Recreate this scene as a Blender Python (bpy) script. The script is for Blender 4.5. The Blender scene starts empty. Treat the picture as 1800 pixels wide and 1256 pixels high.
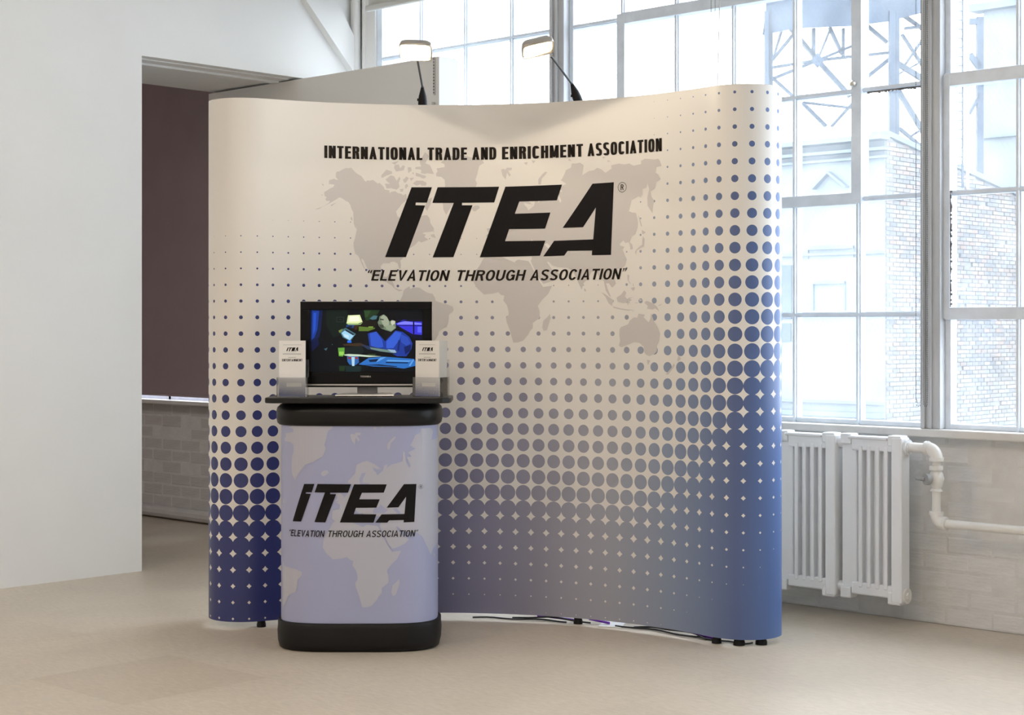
import bpy, bmesh, math, random
import numpy as np
from mathutils import Vector, Matrix, Euler

# ------------------------------------------------------------------ camera, world, exposure
SC = bpy.context.scene
COL = SC.collection
F = 2900.0          # focal length in pixels of an 1800 x 1256 frame
HOR = 576.0         # horizon row
CH = 1.28           # camera height
CA, SA = 0.7247, 0.6890

def c2w(xc, yc):
    return (CA * xc - SA * yc, SA * xc + CA * yc)

cam_d = bpy.data.cameras.new('camera')
cam = bpy.data.objects.new('camera', cam_d)
COL.objects.link(cam)
cam.location = (0, 0, CH)
cam.rotation_euler = (math.pi / 2, 0, math.atan2(SA, CA))
cam_d.sensor_width = 36
cam_d.lens = 36 * F / 1800
cam_d.shift_y = -(628 - HOR) / 1800
cam_d.clip_end = 300
SC.camera = cam

SC.view_settings.view_transform = 'Standard'
SC.view_settings.look = 'None'
SC.view_settings.gamma = 1
SC.view_settings.use_curve_mapping = False
SC.view_settings.exposure = -0.30

world = bpy.data.worlds.new('overcast_sky')
SC.world = world
world.use_nodes = True
wn = world.node_tree
bg = wn.nodes['Background']
bg.inputs[0].default_value = (0.89, 0.95, 1.0, 1)
bg.inputs[1].default_value = 8.5

def area_light(name, loc, size, energy, color, rot=(0, 0, 0), portal=False, sy=None):
    d = bpy.data.lights.new(name, 'AREA')
    d.shape = 'RECTANGLE'; d.size = size; d.size_y = sy or size
    d.energy = energy; d.color = color
    o = bpy.data.objects.new(name, d); COL.objects.link(o)
    o.location = loc; o.rotation_euler = rot
    if portal:
        d.cycles.is_portal = True
    return o

CEIL = 4.1
# ceiling lights added out of view as warm fill (panels built below)
area_light('added_ceiling_fill', (-1.8, 0.4, CEIL - 0.12), 1.2, 75, (1.0, 0.88, 0.74))
area_light('added_ceiling_fill', (-4.6, -1.2, CEIL - 0.12), 1.2, 125, (1.0, 0.82, 0.64))  # warmer, stands in for unseen track lighting
area_light('added_ceiling_fill', (1.2, -2.0, CEIL - 0.12), 1.2, 90, (1.0, 0.88, 0.74))
area_light('added_back_room_fill', (-11.5, 1.5, 3.38), 1.0, 78, (1.0, 0.90, 0.88))  # added to brighten the back room, no fixture modelled
FILL_XY = [(-1.8, 0.4), (-4.6, -1.2), (1.2, -2.0)]

# ------------------------------------------------------------------ helpers
def P(px, py, yc):
    x, y = c2w((px - 900) / F * yc, yc)
    return Vector((x, y, CH + (HOR - py) * yc / F))
def onY(px, py, Y):
    t = (px - 900) / F
    return P(px, py, Y / (SA * t + CA))
def onX(px, py, X):
    t = (px - 900) / F
    return P(px, py, X / (CA * t - SA))
def onZ(px, py, z):
    return P(px, py, (z - CH) * F / (HOR - py))

def link(o, parent=None):
    COL.objects.link(o)
    if parent is not None:
        o.parent = parent
    return o
def tag(o, label=None, cat=None, group=None, kind=None):
    if label: o['label'] = label
    if cat: o['category'] = cat
    if group: o['group'] = group
    if kind: o['kind'] = kind
    return o
def empty(name, loc=(0, 0, 0), rz=0.0, parent=None, label=None, cat=None, group=None, kind=None):
    o = bpy.data.objects.new(name, None)
    link(o, parent)
    o.location = loc
    o.rotation_euler = (0, 0, rz)
    o.empty_display_size = 0.1
    return tag(o, label, cat, group, kind)
def mat_of(o):
    M = Matrix.Identity(4)
    chain = []
    while o is not None:
        chain.append(o); o = o.parent
    for q in reversed(chain):
        M = M @ (Matrix.Translation(q.location) @ q.rotation_euler.to_matrix().to_4x4())
    return M

class MB:
    """collects geometry; local or world coordinates"""
    def __init__(s):
        s.v = []; s.f = []; s.m = []
    def add(s, V, Fc, mi=0):
        n = len(s.v)
        s.v += [tuple(p) for p in V]
        s.f += [tuple(i + n for i in f) for f in Fc]
        s.m += [mi] * len(Fc)
        return s
    def box(s, x0, x1, y0, y1, z0, z1, mi=0, M=None):
        V = [Vector(p) for p in ((x0, y0, z0), (x1, y0, z0), (x1, y1, z0), (x0, y1, z0), (x0, y0, z1), (x1, y0, z1), (x1, y1, z1), (x0, y1, z1))]
        if M is not None: V = [M @ p for p in V]
        return s.add(V, [(0, 3, 2, 1), (4, 5, 6, 7), (0, 1, 5, 4), (1, 2, 6, 5), (2, 3, 7, 6), (3, 0, 4, 7)], mi)
    def bar(s, a, b, w, h, up=Vector((0, 0, 1)), mi=0):
        a = Vector(a); b = Vector(b); d = (b - a).normalized()
        if abs(d.dot(up)) > .98: up = Vector((0, 1, 0))
        r = d.cross(up).normalized(); u = r.cross(d)
        V = []
        for p in (a, b):
            for i, j in ((-1, -1), (1, -1), (1, 1), (-1, 1)):
                V.append(p + r * i * w / 2 + u * j * h / 2)
        return s.add(V, [(0, 1, 2, 3), (7, 6, 5, 4), (0, 4, 5, 1), (1, 5, 6, 2), (2, 6, 7, 3), (3, 7, 4, 0)], mi)
    def tube(s, pts, rad, n=12, mi=0, cap=True):
        pts = [Vector(p) for p in pts]
        if not hasattr(rad, '__len__'): rad = [rad] * len(pts)
        V = []; Fc = []
        ref = None
        for i, p in enumerate(pts):
            d = (pts[min(i + 1, len(pts) - 1)] - pts[max(i - 1, 0)])
            if d.length < 1e-9: d = Vector((0, 0, 1))
            d.normalize()
            if ref is None:
                ref = d.orthogonal().normalized()
            ref = (ref - d * ref.dot(d))
            if ref.length < 1e-6: ref = d.orthogonal()
            ref.normalize()
            q = d.cross(ref)
            for k in range(n):
                a = 2 * math.pi * k / n
                V.append(p + (ref * math.cos(a) + q * math.sin(a)) * rad[i])
        for i in range(len(pts) - 1):
            for k in range(n):
                k2 = (k + 1) % n
                Fc.append((i * n + k, i * n + k2, (i + 1) * n + k2, (i + 1) * n + k))
        if cap:
            Fc.append(tuple(range(n))[::-1])
            Fc.append(tuple((len(pts) - 1) * n + k for k in range(n)))
        return s.add(V, Fc, mi)
    def loft(s, rings, closed=True, cap=True, mi=0):
        n = len(rings[0]); V = []; Fc = []
        for r in rings: V += list(r)
        for i in range(len(rings) - 1):
            for k in range(n if closed else n - 1):
                k2 = (k + 1) % n
                Fc.append((i * n + k, i * n + k2, (i + 1) * n + k2, (i + 1) * n + k))
        if cap:
            Fc.append(tuple(range(n))[::-1]); Fc.append(tuple((len(rings) - 1) * n + k for k in range(n)))
        return s.add(V, Fc, mi)
    def build(s, name, mat, parent=None, world=False, smooth=False, bevel=0.0, seg=2, angle=35, kind=None, label=None):
        V = s.v
        if world and parent is not None:
            Mi = mat_of(parent).inverted()
            V = [tuple(Mi @ Vector(p)) for p in V]
        me = bpy.data.meshes.new(name)
        me.from_pydata(V, [], s.f)
        for m in (mat if isinstance(mat, (list, tuple)) else [mat]):
            me.materials.append(m)
        me.polygons.foreach_set('material_index', s.m)
        me.update()
        o = bpy.data.objects.new(name, me)
        link(o, parent)
        if bevel > 0:
            b = o.modifiers.new('bevel', 'BEVEL'); b.width = bevel; b.segments = seg
            b.limit_method = 'ANGLE'; b.angle_limit = math.radians(40)
        if smooth:
            for p in me.polygons: p.use_smooth = True
            me.set_sharp_from_angle(angle=math.radians(angle))
        if kind: o['kind'] = kind
        if label: o['label'] = label
        return o

# ------------------------------------------------------------------ materials
def nodes(name):
    m = bpy.data.materials.new(name); m.use_nodes = True
    nt = m.node_tree
    return m, nt, nt.nodes['Principled BSDF'], nt.nodes['Material Output']
def N(nt, t, **kw):
    n = nt.nodes.new(t)
    for k, v in kw.items(): setattr(n, k, v)
    return n
def simple(name, col, rough=.5, metal=0.0, noise=0.0, nscale=8, bump=0.0, bscale=60, spec=.5, coat=0.0, stretch=(1, 1, 1)):
    m, nt, b, out = nodes(name)
    b.inputs['Base Color'].default_value = (*col, 1)
    b.inputs['Roughness'].default_value = rough
    b.inputs['Metallic'].default_value = metal
    b.inputs['Specular IOR Level'].default_value = spec
    b.inputs['Coat Weight'].default_value = coat
    tc = N(nt, 'ShaderNodeTexCoord'); mp = N(nt, 'ShaderNodeMapping')
    mp.inputs['Scale'].default_value = stretch
    nt.links.new(tc.outputs['Object'], mp.inputs['Vector'])
    if noise:
        no = N(nt, 'ShaderNodeTexNoise'); no.inputs['Scale'].default_value = nscale; no.inputs['Detail'].default_value = 5
        nt.links.new(mp.outputs[0], no.inputs['Vector'])
        r = N(nt, 'ShaderNodeMapRange'); r.inputs[3].default_value = 1 - noise; r.inputs[4].default_value = 1 + noise
        r.inputs[1].default_value = .3; r.inputs[2].default_value = .7
        nt.links.new(no.outputs[0], r.inputs[0])
        mx = N(nt, 'ShaderNodeVectorMath', operation='SCALE'); mx.inputs[0].default_value = col
        nt.links.new(r.outputs[0], mx.inputs['Scale']); nt.links.new(mx.outputs[0], b.inputs['Base Color'])
    if bump:
        n2 = N(nt, 'ShaderNodeTexNoise'); n2.inputs['Scale'].default_value = bscale; n2.inputs['Detail'].default_value = 4
        nt.links.new(mp.outputs[0], n2.inputs['Vector'])
        bu = N(nt, 'ShaderNodeBump'); bu.inputs['Strength'].default_value = bump; bu.inputs['Distance'].default_value = .004
        nt.links.new(n2.outputs[0], bu.inputs['Height']); nt.links.new(bu.outputs[0], b.inputs['Normal'])
    return m

M_wall = simple('white_wall_paint', (.80, .795, .775), .65, noise=.012, nscale=3, bump=.03, bscale=250)
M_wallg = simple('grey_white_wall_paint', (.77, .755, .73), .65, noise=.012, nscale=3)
M_ceil = simple('ceiling_paint', (.82, .82, .81), .8, noise=.01)
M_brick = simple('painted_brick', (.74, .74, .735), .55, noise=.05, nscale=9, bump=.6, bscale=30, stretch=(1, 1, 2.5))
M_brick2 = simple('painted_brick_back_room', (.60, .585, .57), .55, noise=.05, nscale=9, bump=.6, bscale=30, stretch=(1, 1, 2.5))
M_mortar = simple('painted_mortar', (.71, .705, .69), .7, noise=.06, nscale=14, bump=.7, bscale=40)
M_sash = simple('painted_steel_sash', (.74, .81, .90), .45, noise=.07, nscale=12, bump=.25, bscale=60)
M_mull = simple('worn_steel_mullion', (.53, .55, .58), .5, noise=.16, nscale=7, bump=.3, bscale=50, stretch=(1, 1, .25))
M_sill = simple('sill_paint', (.70, .69, .67), .45, noise=.06, nscale=8, bump=.2, bscale=40)
M_putty = simple('old_glazing_putty', (.16, .155, .15), .8, noise=.6, nscale=22)
M_rad = simple('radiator_enamel', (.80, .82, .85), .32, noise=.015, nscale=9, bump=.12, bscale=70)
M_pipe = simple('pipe_enamel', (.78, .775, .75), .35, noise=.03, nscale=14, bump=.15, bscale=60)
M_greyp = simple('grey_valve_paint', (.33, .34, .35), .4, noise=.1, nscale=40)
M_blackp = simple('black_moulded_plastic', (.006, .006, .007), .5, noise=.1, nscale=30, bump=.05, bscale=300, spec=.28)
M_blackr = simple('black_case_lid_plastic', (.005, .005, .006), .4, bump=.06, bscale=300, spec=.28)
M_table = simple('black_laminate', (.009, .010, .011), .38, spec=.3, bump=.05, bscale=400)
M_blackg = simple('gloss_black_bezel', (.003, .003, .004), .2, spec=.22)
M_silver = simple('brushed_silver', (.62, .60, .57), .28, 1.0)
M_dsilver = simple('dark_silver', (.14, .14, .15), .35, .6)
M_frame = simple('aluminium_tube', (.55, .56, .58), .35, .9)
M_purple = simple('purple_fibreglass_tube', (.16, .01, .42), .3)
M_cable = simple('black_cable', (.01, .01, .012), .5)
M_paper = simple('white_card', (.80, .79, .77), .5)
M_ink = simple('black_print', (.008, .007, .008), .6, spec=.15)
M_inkb = simple('dark_brown_print', (.016, .012, .010), .6, spec=.15)
M_inkg = simple('grey_print', (.28, .28, .29), .5)
M_inkblue = simple('blue_print', (.06, .08, .28), .5)
M_blind = simple('dark_blind_fabric', (.33, .255, .27), .85, noise=.04, nscale=4, bump=.1, bscale=500)
M_shade = simple('cream_blind_fabric', (.62, .62, .59), .8)
M_chain = simple('bead_chain_metal', (.10, .105, .115), .45, .2)
M_cord = simple('white_cord', (.6, .6, .6), .6)
M_lamph = simple('brushed_lamp_housing', (.45, .42, .38), .3, .8)
M_refl = simple('lamp_reflector', (.85, .82, .75), .35)
M_steelb = simple('blue_grey_painted_steel', (.034, .052, .082), .6, noise=.2, nscale=3, bump=.2, bscale=20)
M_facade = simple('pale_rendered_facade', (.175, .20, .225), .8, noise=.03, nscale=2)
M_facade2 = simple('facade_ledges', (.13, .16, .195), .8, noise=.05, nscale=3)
M_facwin = simple('facade_dark_window', (.05, .075, .10), .4)
M_ground = simple('outside_roof_gravel', (.30, .31, .32), .9, noise=.05, nscale=3)
M_mort2 = simple('pale_mortar', (.20, .21, .22), .9, noise=.05, nscale=5)

def emis(name, col, st):
    m, nt, b, out = nodes(name)
    b.inputs['Base Color'].default_value = (*col, 1)
    b.inputs['Emission Color'].default_value = (*col, 1)
    b.inputs['Emission Strength'].default_value = st
    return m
M_bulb = emis('halogen_glow', (1.0, .86, .62), 14)
M_added_panel = emis('added_panel_glow', (1.0, .87, .70), 1.2)

def attr_mat(name, emit=0.0, rough=.85):
    m, nt, b, out = nodes(name)
    a = N(nt, 'ShaderNodeAttribute'); a.attribute_name = 'Col'
    if emit:
        b.inputs['Base Color'].default_value = (.01, .01, .012, 1)
        b.inputs['Roughness'].default_value = .3; b.inputs['Specular IOR Level'].default_value = .12
        nt.links.new(a.outputs[0], b.inputs['Emission Color']); b.inputs['Emission Strength'].default_value = emit
    else:
        nt.links.new(a.outputs[0], b.inputs['Base Color']); b.inputs['Roughness'].default_value = rough
    return m
M_obrick = attr_mat('outside_brick')
M_screen = attr_mat('screen_light', 1.3)

# floor tiles
def floor_mat(name='beige_floor_tile', base=(.60, .525, .43)):
    m, nt, b, out = nodes(name)
    tc = N(nt, 'ShaderNodeTexCoord'); geo = N(nt, 'ShaderNodeNewGeometry'); oi = N(nt, 'ShaderNodeObjectInfo')
    rot = N(nt, 'ShaderNodeMapping'); rot.inputs['Rotation'].default_value = (0, 0, .75); rot.inputs['Scale'].default_value = (1.0, 3.0, 1)
    nt.links.new(geo.outputs['Position'], rot.inputs['Vector'])
    n1 = N(nt, 'ShaderNodeTexNoise'); n1.inputs['Scale'].default_value = 22; n1.inputs['Detail'].default_value = 7; n1.inputs['Roughness'].default_value = .65
    nt.links.new(rot.outputs[0], n1.inputs['Vector'])
    n2 = N(nt, 'ShaderNodeTexNoise'); n2.inputs['Scale'].default_value = 1.1; n2.inputs['Detail'].default_value = 4
    nt.links.new(geo.outputs['Position'], n2.inputs['Vector'])
    r1 = N(nt, 'ShaderNodeMapRange'); r1.inputs[1].default_value = .3; r1.inputs[2].default_value = .7; r1.inputs[3].default_value = .88; r1.inputs[4].default_value = 1.09
    nt.links.new(n1.outputs[0], r1.inputs[0])
    r2 = N(nt, 'ShaderNodeMapRange'); r2.inputs[1].default_value = .3; r2.inputs[2].default_value = .7; r2.inputs[3].default_value = .90; r2.inputs[4].default_value = 1.07
    nt.links.new(n2.outputs[0], r2.inputs[0])
    r3 = N(nt, 'ShaderNodeMapRange'); r3.inputs[3].default_value = .98; r3.inputs[4].default_value = 1.015
    nt.links.new(oi.outputs['Random'], r3.inputs[0])
    a = N(nt, 'ShaderNodeMath', operation='MULTIPLY'); c = N(nt, 'ShaderNodeMath', operation='MULTIPLY')
    nt.links.new(r1.outputs[0], a.inputs[0]); nt.links.new(r2.outputs[0], a.inputs[1])
    nt.links.new(a.outputs[0], c.inputs[0]); nt.links.new(r3.outputs[0], c.inputs[1])
    s = N(nt, 'ShaderNodeVectorMath', operation='SCALE'); s.inputs[0].default_value = base
    nt.links.new(c.outputs[0], s.inputs['Scale']); nt.links.new(s.outputs[0], b.inputs['Base Color'])
    r4 = N(nt, 'ShaderNodeMapRange'); r4.inputs[3].default_value = .36; r4.inputs[4].default_value = .5
    nt.links.new(n1.outputs[0], r4.inputs[0]); nt.links.new(r4.outputs[0], b.inputs['Roughness'])
    bu = N(nt, 'ShaderNodeBump'); bu.inputs['Strength'].default_value = .12; bu.inputs['Distance'].default_value = .002
    nt.links.new(n1.outputs[0], bu.inputs['Height']); nt.links.new(bu.outputs[0], b.inputs['Normal'])
    return m
M_floor = floor_mat()
M_floor_d = floor_mat('worn_brown_floor_tile', (.555, .478, .385))

# wired, slightly dirty glass: real transparency with a diffusing dust film
def glass_mat(name, dust, wire=True, tint=(.97, .985, 1.0)):
    m, nt, b, out = nodes(name)
    nt.nodes.remove(b)
    tr = N(nt, 'ShaderNodeBsdfTransparent'); tr.inputs[0].default_value = (*tint, 1)
    tl = N(nt, 'ShaderNodeBsdfTranslucent'); tl.inputs[0].default_value = (.9, .95, 1, 1)
    gl = N(nt, 'ShaderNodeBsdfGlossy'); gl.inputs['Roughness'].default_value = .05
    geo = N(nt, 'ShaderNodeNewGeometry')
    no = N(nt, 'ShaderNodeTexNoise'); no.inputs['Scale'].default_value = 5; no.inputs['Detail'].default_value = 6
    nt.links.new(geo.outputs['Position'], no.inputs['Vector'])
    r = N(nt, 'ShaderNodeMapRange'); r.inputs[1].default_value = .3; r.inputs[2].default_value = .7
    r.inputs[3].default_value = dust * .55; r.inputs[4].default_value = dust * 1.45
    nt.links.new(no.outputs[0], r.inputs[0])
    fac = r.outputs[0]
    mx = N(nt, 'ShaderNodeMixShader')
    nt.links.new(fac, mx.inputs[0]); nt.links.new(tr.outputs[0], mx.inputs[1]); nt.links.new(tl.outputs[0], mx.inputs[2])
    last = mx
    if wire:
        sep = N(nt, 'ShaderNodeSeparateXYZ'); nt.links.new(geo.outputs['Position'], sep.inputs[0])
        vals = []
        for sg in (1, -1):
            q = N(nt, 'ShaderNodeMath', operation='MULTIPLY_ADD'); q.inputs[1].default_value = .62 * sg
            nt.links.new(sep.outputs[2], q.inputs[0]); nt.links.new(sep.outputs[0], q.inputs[2])
            p = N(nt, 'ShaderNodeMath', operation='PINGPONG'); p.inputs[1].default_value = .0125
            nt.links.new(q.outputs[0], p.inputs[0])
            l = N(nt, 'ShaderNodeMath', operation='LESS_THAN'); l.inputs[1].default_value = .0007
            nt.links.new(p.outputs[0], l.inputs[0]); vals.append(l)
        mxx = N(nt, 'ShaderNodeMath', operation='MAXIMUM'); nt.links.new(vals[0].outputs[0], mxx.inputs[0]); nt.links.new(vals[1].outputs[0], mxx.inputs[1])
        mm = N(nt, 'ShaderNodeMath', operation='MULTIPLY'); mm.inputs[1].default_value = .16
        nt.links.new(mxx.outputs[0], mm.inputs[0])
        df = N(nt, 'ShaderNodeBsdfDiffuse'); df.inputs[0].default_value = (.4, .43, .47, 1)
        m2 = N(nt, 'ShaderNodeMixShader'); nt.links.new(mm.outputs[0], m2.inputs[0])
        nt.links.new(last.outputs[0], m2.inputs[1]); nt.links.new(df.outputs[0], m2.inputs[2]); last = m2
    m3 = N(nt, 'ShaderNodeMixShader'); m3.inputs[0].default_value = .04
    nt.links.new(last.outputs[0], m3.inputs[1]); nt.links.new(gl.outputs[0], m3.inputs[2])
    nt.links.new(m3.outputs[0], out.inputs[0])
    return m
M_glass = glass_mat('wired_glass', .05)
def acryl_mat():
    m, nt, b, out = nodes('clear_acrylic')
    nt.nodes.remove(b)
    tr = N(nt, 'ShaderNodeBsdfTransparent'); tr.inputs[0].default_value = (.975, .98, .985, 1)
    gl = N(nt, 'ShaderNodeBsdfGlossy'); gl.inputs['Roughness'].default_value = .04
    fr = N(nt, 'ShaderNodeFresnel'); fr.inputs[0].default_value = 1.49
    a = N(nt, 'ShaderNodeMath', operation='ADD'); a.inputs[1].default_value = .06
    mx = N(nt, 'ShaderNodeMixShader'); nt.links.new(fr.outputs[0], a.inputs[0]); nt.links.new(a.outputs[0], mx.inputs[0])
    nt.links.new(tr.outputs[0], mx.inputs[1]); nt.links.new(gl.outputs[0], mx.inputs[2]); nt.links.new(mx.outputs[0], out.inputs[0])
    return m
M_acr = acryl_mat()

# halftone banner print: dot radius comes from the mesh attribute 'tone'
PITCH = .0693
S0 = -.029 - PITCH / 2        # left edge of one dot cell
Z0 = 2.226 + PITCH / 2        # top edge of dot row 0
CREAM = (.77, .75, .715)
MAPC = (.585, .56, .55)
def halftone_mat(name, cell, u0, v0, base, stops, lay='print', gloss=.38):
    m, nt, b, out = nodes(name)
    uv = N(nt, 'ShaderNodeUVMap'); uv.uv_map = lay
    sp = N(nt, 'ShaderNodeSeparateXYZ'); nt.links.new(uv.outputs[0], sp.inputs[0])
    cs = []
    for k, off in ((0, u0), (1, v0)):
        s = N(nt, 'ShaderNodeMath', operation='SUBTRACT'); s.inputs[1].default_value = off; nt.links.new(sp.outputs[k], s.inputs[0])
        d = N(nt, 'ShaderNodeMath', operation='DIVIDE'); d.inputs[1].default_value = cell; nt.links.new(s.outputs[0], d.inputs[0])
        f = N(nt, 'ShaderNodeMath', operation='FLOORED_MODULO'); f.inputs[1].default_value = 1.0; nt.links.new(d.outputs[0], f.inputs[0])
        g = N(nt, 'ShaderNodeMath', operation='SUBTRACT'); g.inputs[1].default_value = .5; nt.links.new(f.outputs[0], g.inputs[0])
        cs.append(g)
    cb = N(nt, 'ShaderNodeCombineXYZ'); nt.links.new(cs[0].outputs[0], cb.inputs[0]); nt.links.new(cs[1].outputs[0], cb.inputs[1])
    ln = N(nt, 'ShaderNodeVectorMath', operation='LENGTH'); nt.links.new(cb.outputs[0], ln.inputs[0])
    at = N(nt, 'ShaderNodeAttribute'); at.attribute_name = 'tone'
    lt = N(nt, 'ShaderNodeMath', operation='LESS_THAN'); nt.links.new(ln.outputs['Value'], lt.inputs[0]); nt.links.new(at.outputs['Fac'], lt.inputs[1])
    mr = N(nt, 'ShaderNodeMapRange'); mr.inputs[1].default_value = stops[0][0]; mr.inputs[2].default_value = stops[-1][0]
    nt.links.new(sp.outputs[0], mr.inputs[0])
    cr = N(nt, 'ShaderNodeValToRGB'); nt.links.new(mr.outputs[0], cr.inputs[0])
    el = cr.color_ramp.elements
    while len(el) > 1: el.remove(el[-1])
    for i, (u, c) in enumerate(stops):
        pos = (u - stops[0][0]) / (stops[-1][0] - stops[0][0])
        e = el[0] if i == 0 else el.new(pos)
        e.position = pos; e.color = (*c, 1)
    mx = N(nt, 'ShaderNodeMix', data_type='RGBA'); nt.links.new(lt.outputs[0], mx.inputs[0])
    mx.inputs[6].default_value = (*base, 1); nt.links.new(cr.outputs[0], mx.inputs[7]); nt.links.new(mx.outputs[2], b.inputs['Base Color'])
    b.inputs['Roughness'].default_value = gloss
    return m
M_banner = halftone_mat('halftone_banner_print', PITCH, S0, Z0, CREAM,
    [(-1.4, (.032, .042, .155)), (-.9, (.034, .044, .19)), (-.45, (.125, .128, .27)), (-.05, (.235, .235, .35)), (.25, (.325, .325, .40)), (.52, (.35, .365, .43)), (.8, (.255, .31, .43)), (1.0, (.18, .235, .39)), (1.15, (.085, .125, .275)), (1.28, (.078, .135, .32)), (1.4, (.10, .20, .50))])  # navy-to-blue ink, middle stops paled to carry sheen in the colour
M_map = simple('map_print', MAPC, .45)
M_pedb = simple('lavender_wrap_print', (.355, .38, .57), .42)
M_pedm = simple('grey_map_print', (.45, .46, .545), .42)
M_back = simple('banner_back', (.55, .54, .52), .7)

# ------------------------------------------------------------------ stroke lettering
def strip(pts, t, closed=False, ty=None):
    """flat ribbon of width t (x) / ty (y) along a polyline, as quads"""
    ty = ty or t
    n = len(pts); out = []
    L = []; R = []
    for i in range(n):
        if closed:
            a = pts[(i - 1) % n]; c = pts[(i + 1) % n]
        else:
            a = pts[max(i - 1, 0)]; c = pts[min(i + 1, n - 1)]
        dx, dy = c[0] - a[0], c[1] - a[1]; l = math.hypot(dx, dy) or 1
        nx, ny = -dy / l, dx / l
        L.append((pts[i][0] + nx * t / 2, pts[i][1] + ny * ty / 2)); R.append((pts[i][0] - nx * t / 2, pts[i][1] - ny * ty / 2))
    for i in range(n if closed else n - 1):
        j = (i + 1) % n
        out.append([R[i], R[j], L[j], L[i]])
    return out
def arc(cx, cy, rx, ry, a0, a1, n=10, p=1.0):
    r = []
    for i in range(n + 1):
        a = math.radians(a0 + (a1 - a0) * i / n)
        c, s = math.cos(a), math.sin(a)
        r.append((cx + rx * math.copysign(abs(c) ** p, c), cy + ry * math.copysign(abs(s) ** p, s)))
    return r
def rect(x0, y0, x1, y1): return [(x0, y0), (x1, y0), (x1, y1), (x0, y1)]
WID = dict(I=.0, N=1, T=.92, E=.86, R=.98, A=1.05, L=.82, D=1, C=.98, H=1, M=1.22, O=1.02, S=.95, V=1.03, U=1, G=1.02, B=.97)
def glyph(ch, W, t, th, sq=.75):
    """returns (advance width, polygons); cap height 1, stem t, bar th, base letter width W"""
    w = t if ch == 'I' else WID.get(ch, 1) * W
    g = []
    h = t / 2
    if ch == 'I': g = [rect(0, 0, t, 1)]
    elif ch == 'L': g = [rect(0, 0, t, 1), rect(t, 0, w, th)]
    elif ch == 'E': g = [rect(0, 0, t, 1), rect(t, 0, w, th), rect(t, 1 - th, w, 1), rect(t, .5 - th / 2 + .02, w * .94, .5 + th / 2 + .02)]
    elif ch == 'T': g = [rect(0, 1 - th, w, 1), rect(w / 2 - h, 0, w / 2 + h, 1 - th)]
    elif ch == 'H': g = [rect(0, 0, t, 1), rect(w - t, 0, w, 1), rect(t, .5 - th / 2 + .02, w - t, .5 + th / 2 + .02)]
    elif ch == 'N': g = [rect(0, 0, t, 1), rect(w - t, 0, w, 1), [(0, 1), (t * .6, 1), (w, 0), (w - t * .6, 0)], [(t * .6, 1), (t, 1), (w, 0), (w - t * .3, 0)][:0] or [(0, 1), (t, 1), (w, 0), (w - t, 0)]]
    elif ch == 'M': g = [rect(0, 0, t, 1), rect(w - t, 0, w, 1), [(0, 1), (t * 1.05, 1), (w / 2 + h * .6, 0.05), (w / 2 - h * .6, 0.05)], [(w, 1), (w / 2 + h * .6, .05), (w / 2 - h * .6, .05), (w - t * 1.05, 1)]]
    elif ch == 'A': g = [[(0, 0), (t * 1.02, 0), (w / 2 + h * .55, 1), (w / 2 - h * .7, 1)], [(w, 0), (w / 2 + h * .7, 1), (w / 2 - h * .55, 1), (w - t * 1.02, 0)], rect(w * .2, .22, w * .8, .22 + th)]
    elif ch == 'V': g = [[(0, 1), (w / 2 - h * .7, 0), (w / 2 + h * .55, 0), (t * 1.02, 1)], [(w, 1), (w - t * 1.02, 1), (w / 2 - h * .55, 0), (w / 2 + h * .7, 0)]]
    elif ch == 'O': g = strip(arc(w / 2, .5, w / 2 - h, .5 - th / 2 + .01, 0, 351, 39, sq), t, True, th)
    elif ch == 'C': g = strip(arc(w / 2, .5, w / 2 - h, .5 - th / 2 + .01, 32, 328, 30, sq), t, False, th)
    elif ch == 'G': g = strip(arc(w / 2, .5, w / 2 - h, .5 - th / 2 + .01, 32, 345, 30, sq), t, False, th) + [rect(w * .55, .40, w, .40 + th), rect(w - t * .8, .05, w, .45)]
    elif ch == 'U': g = strip([(h, 1), (h, .6)] + arc(w / 2, .38, w / 2 - h, .38 - th / 2 + .01, 180, 360, 18, sq) + [(w - h, .6), (w - h, 1)], t, False, th)
    elif ch == 'D': g = [rect(0, 0, t, 1)] + strip([(t * .5, 1 - th / 2)] + arc(w * .45, .5, w * .55 - h, .5 - th / 2, 90, -90, 20, sq) + [(t * .5, th / 2)], t, False, th)
    elif ch == 'R': g = [rect(0, 0, t, 1)] + strip([(t * .5, 1 - th / 2)] + arc(w * .52, .735, w * .46 - h, .265 - th / 2, 90, -90, 14, sq) + [(t * .5, .47 + th / 2)], t, False, th) + [[(w * .48, .48), (w - t * 1.0, 0), (w, 0), (w * .48 + t, .50)]]
    elif ch == 'B': g = [rect(0, 0, t, 1)] + strip([(t * .5, 1 - th / 2)] + arc(w * .52, .755, w * .42 - h, .245 - th / 2, 90, -90, 12, sq) + [(t * .5, .51 + th / 2)], t, False, th) + strip([(t * .5, .51 + th / 2 - th)] + arc(w * .52, .28, w * .47 - h, .28 - th / 2, 90, -90, 12, sq) + [(t * .5, th / 2)], t, False, th)
    elif ch == 'S':
        top = arc(w / 2, .74, w / 2 - h, .26 - th / 2 + .01, 20, 250, 20, sq)
        bot = arc(w / 2, .26, w / 2 - h, .26 - th / 2 + .01, 70, -160, 20, sq)
        g = strip(top + bot, t, False, th)
    elif ch in '"q':   # 66 marks / 99 marks
        w = .36
        sgn = 1 if ch == '"' else -1
        for ox in (.02, .22):
            if ch == '"': g.append([(ox, .72), (ox + .12, .72), (ox + .12, .84), (ox + .14, 1), (ox + .06, 1), (ox, .86)])
            else: g.append([(ox, .88), (ox, 1), (ox + .12, 1), (ox + .12, .88), (ox + .05, .72), (ox - .02, .72), (ox + .04, .88)])
    return w, g
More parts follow.
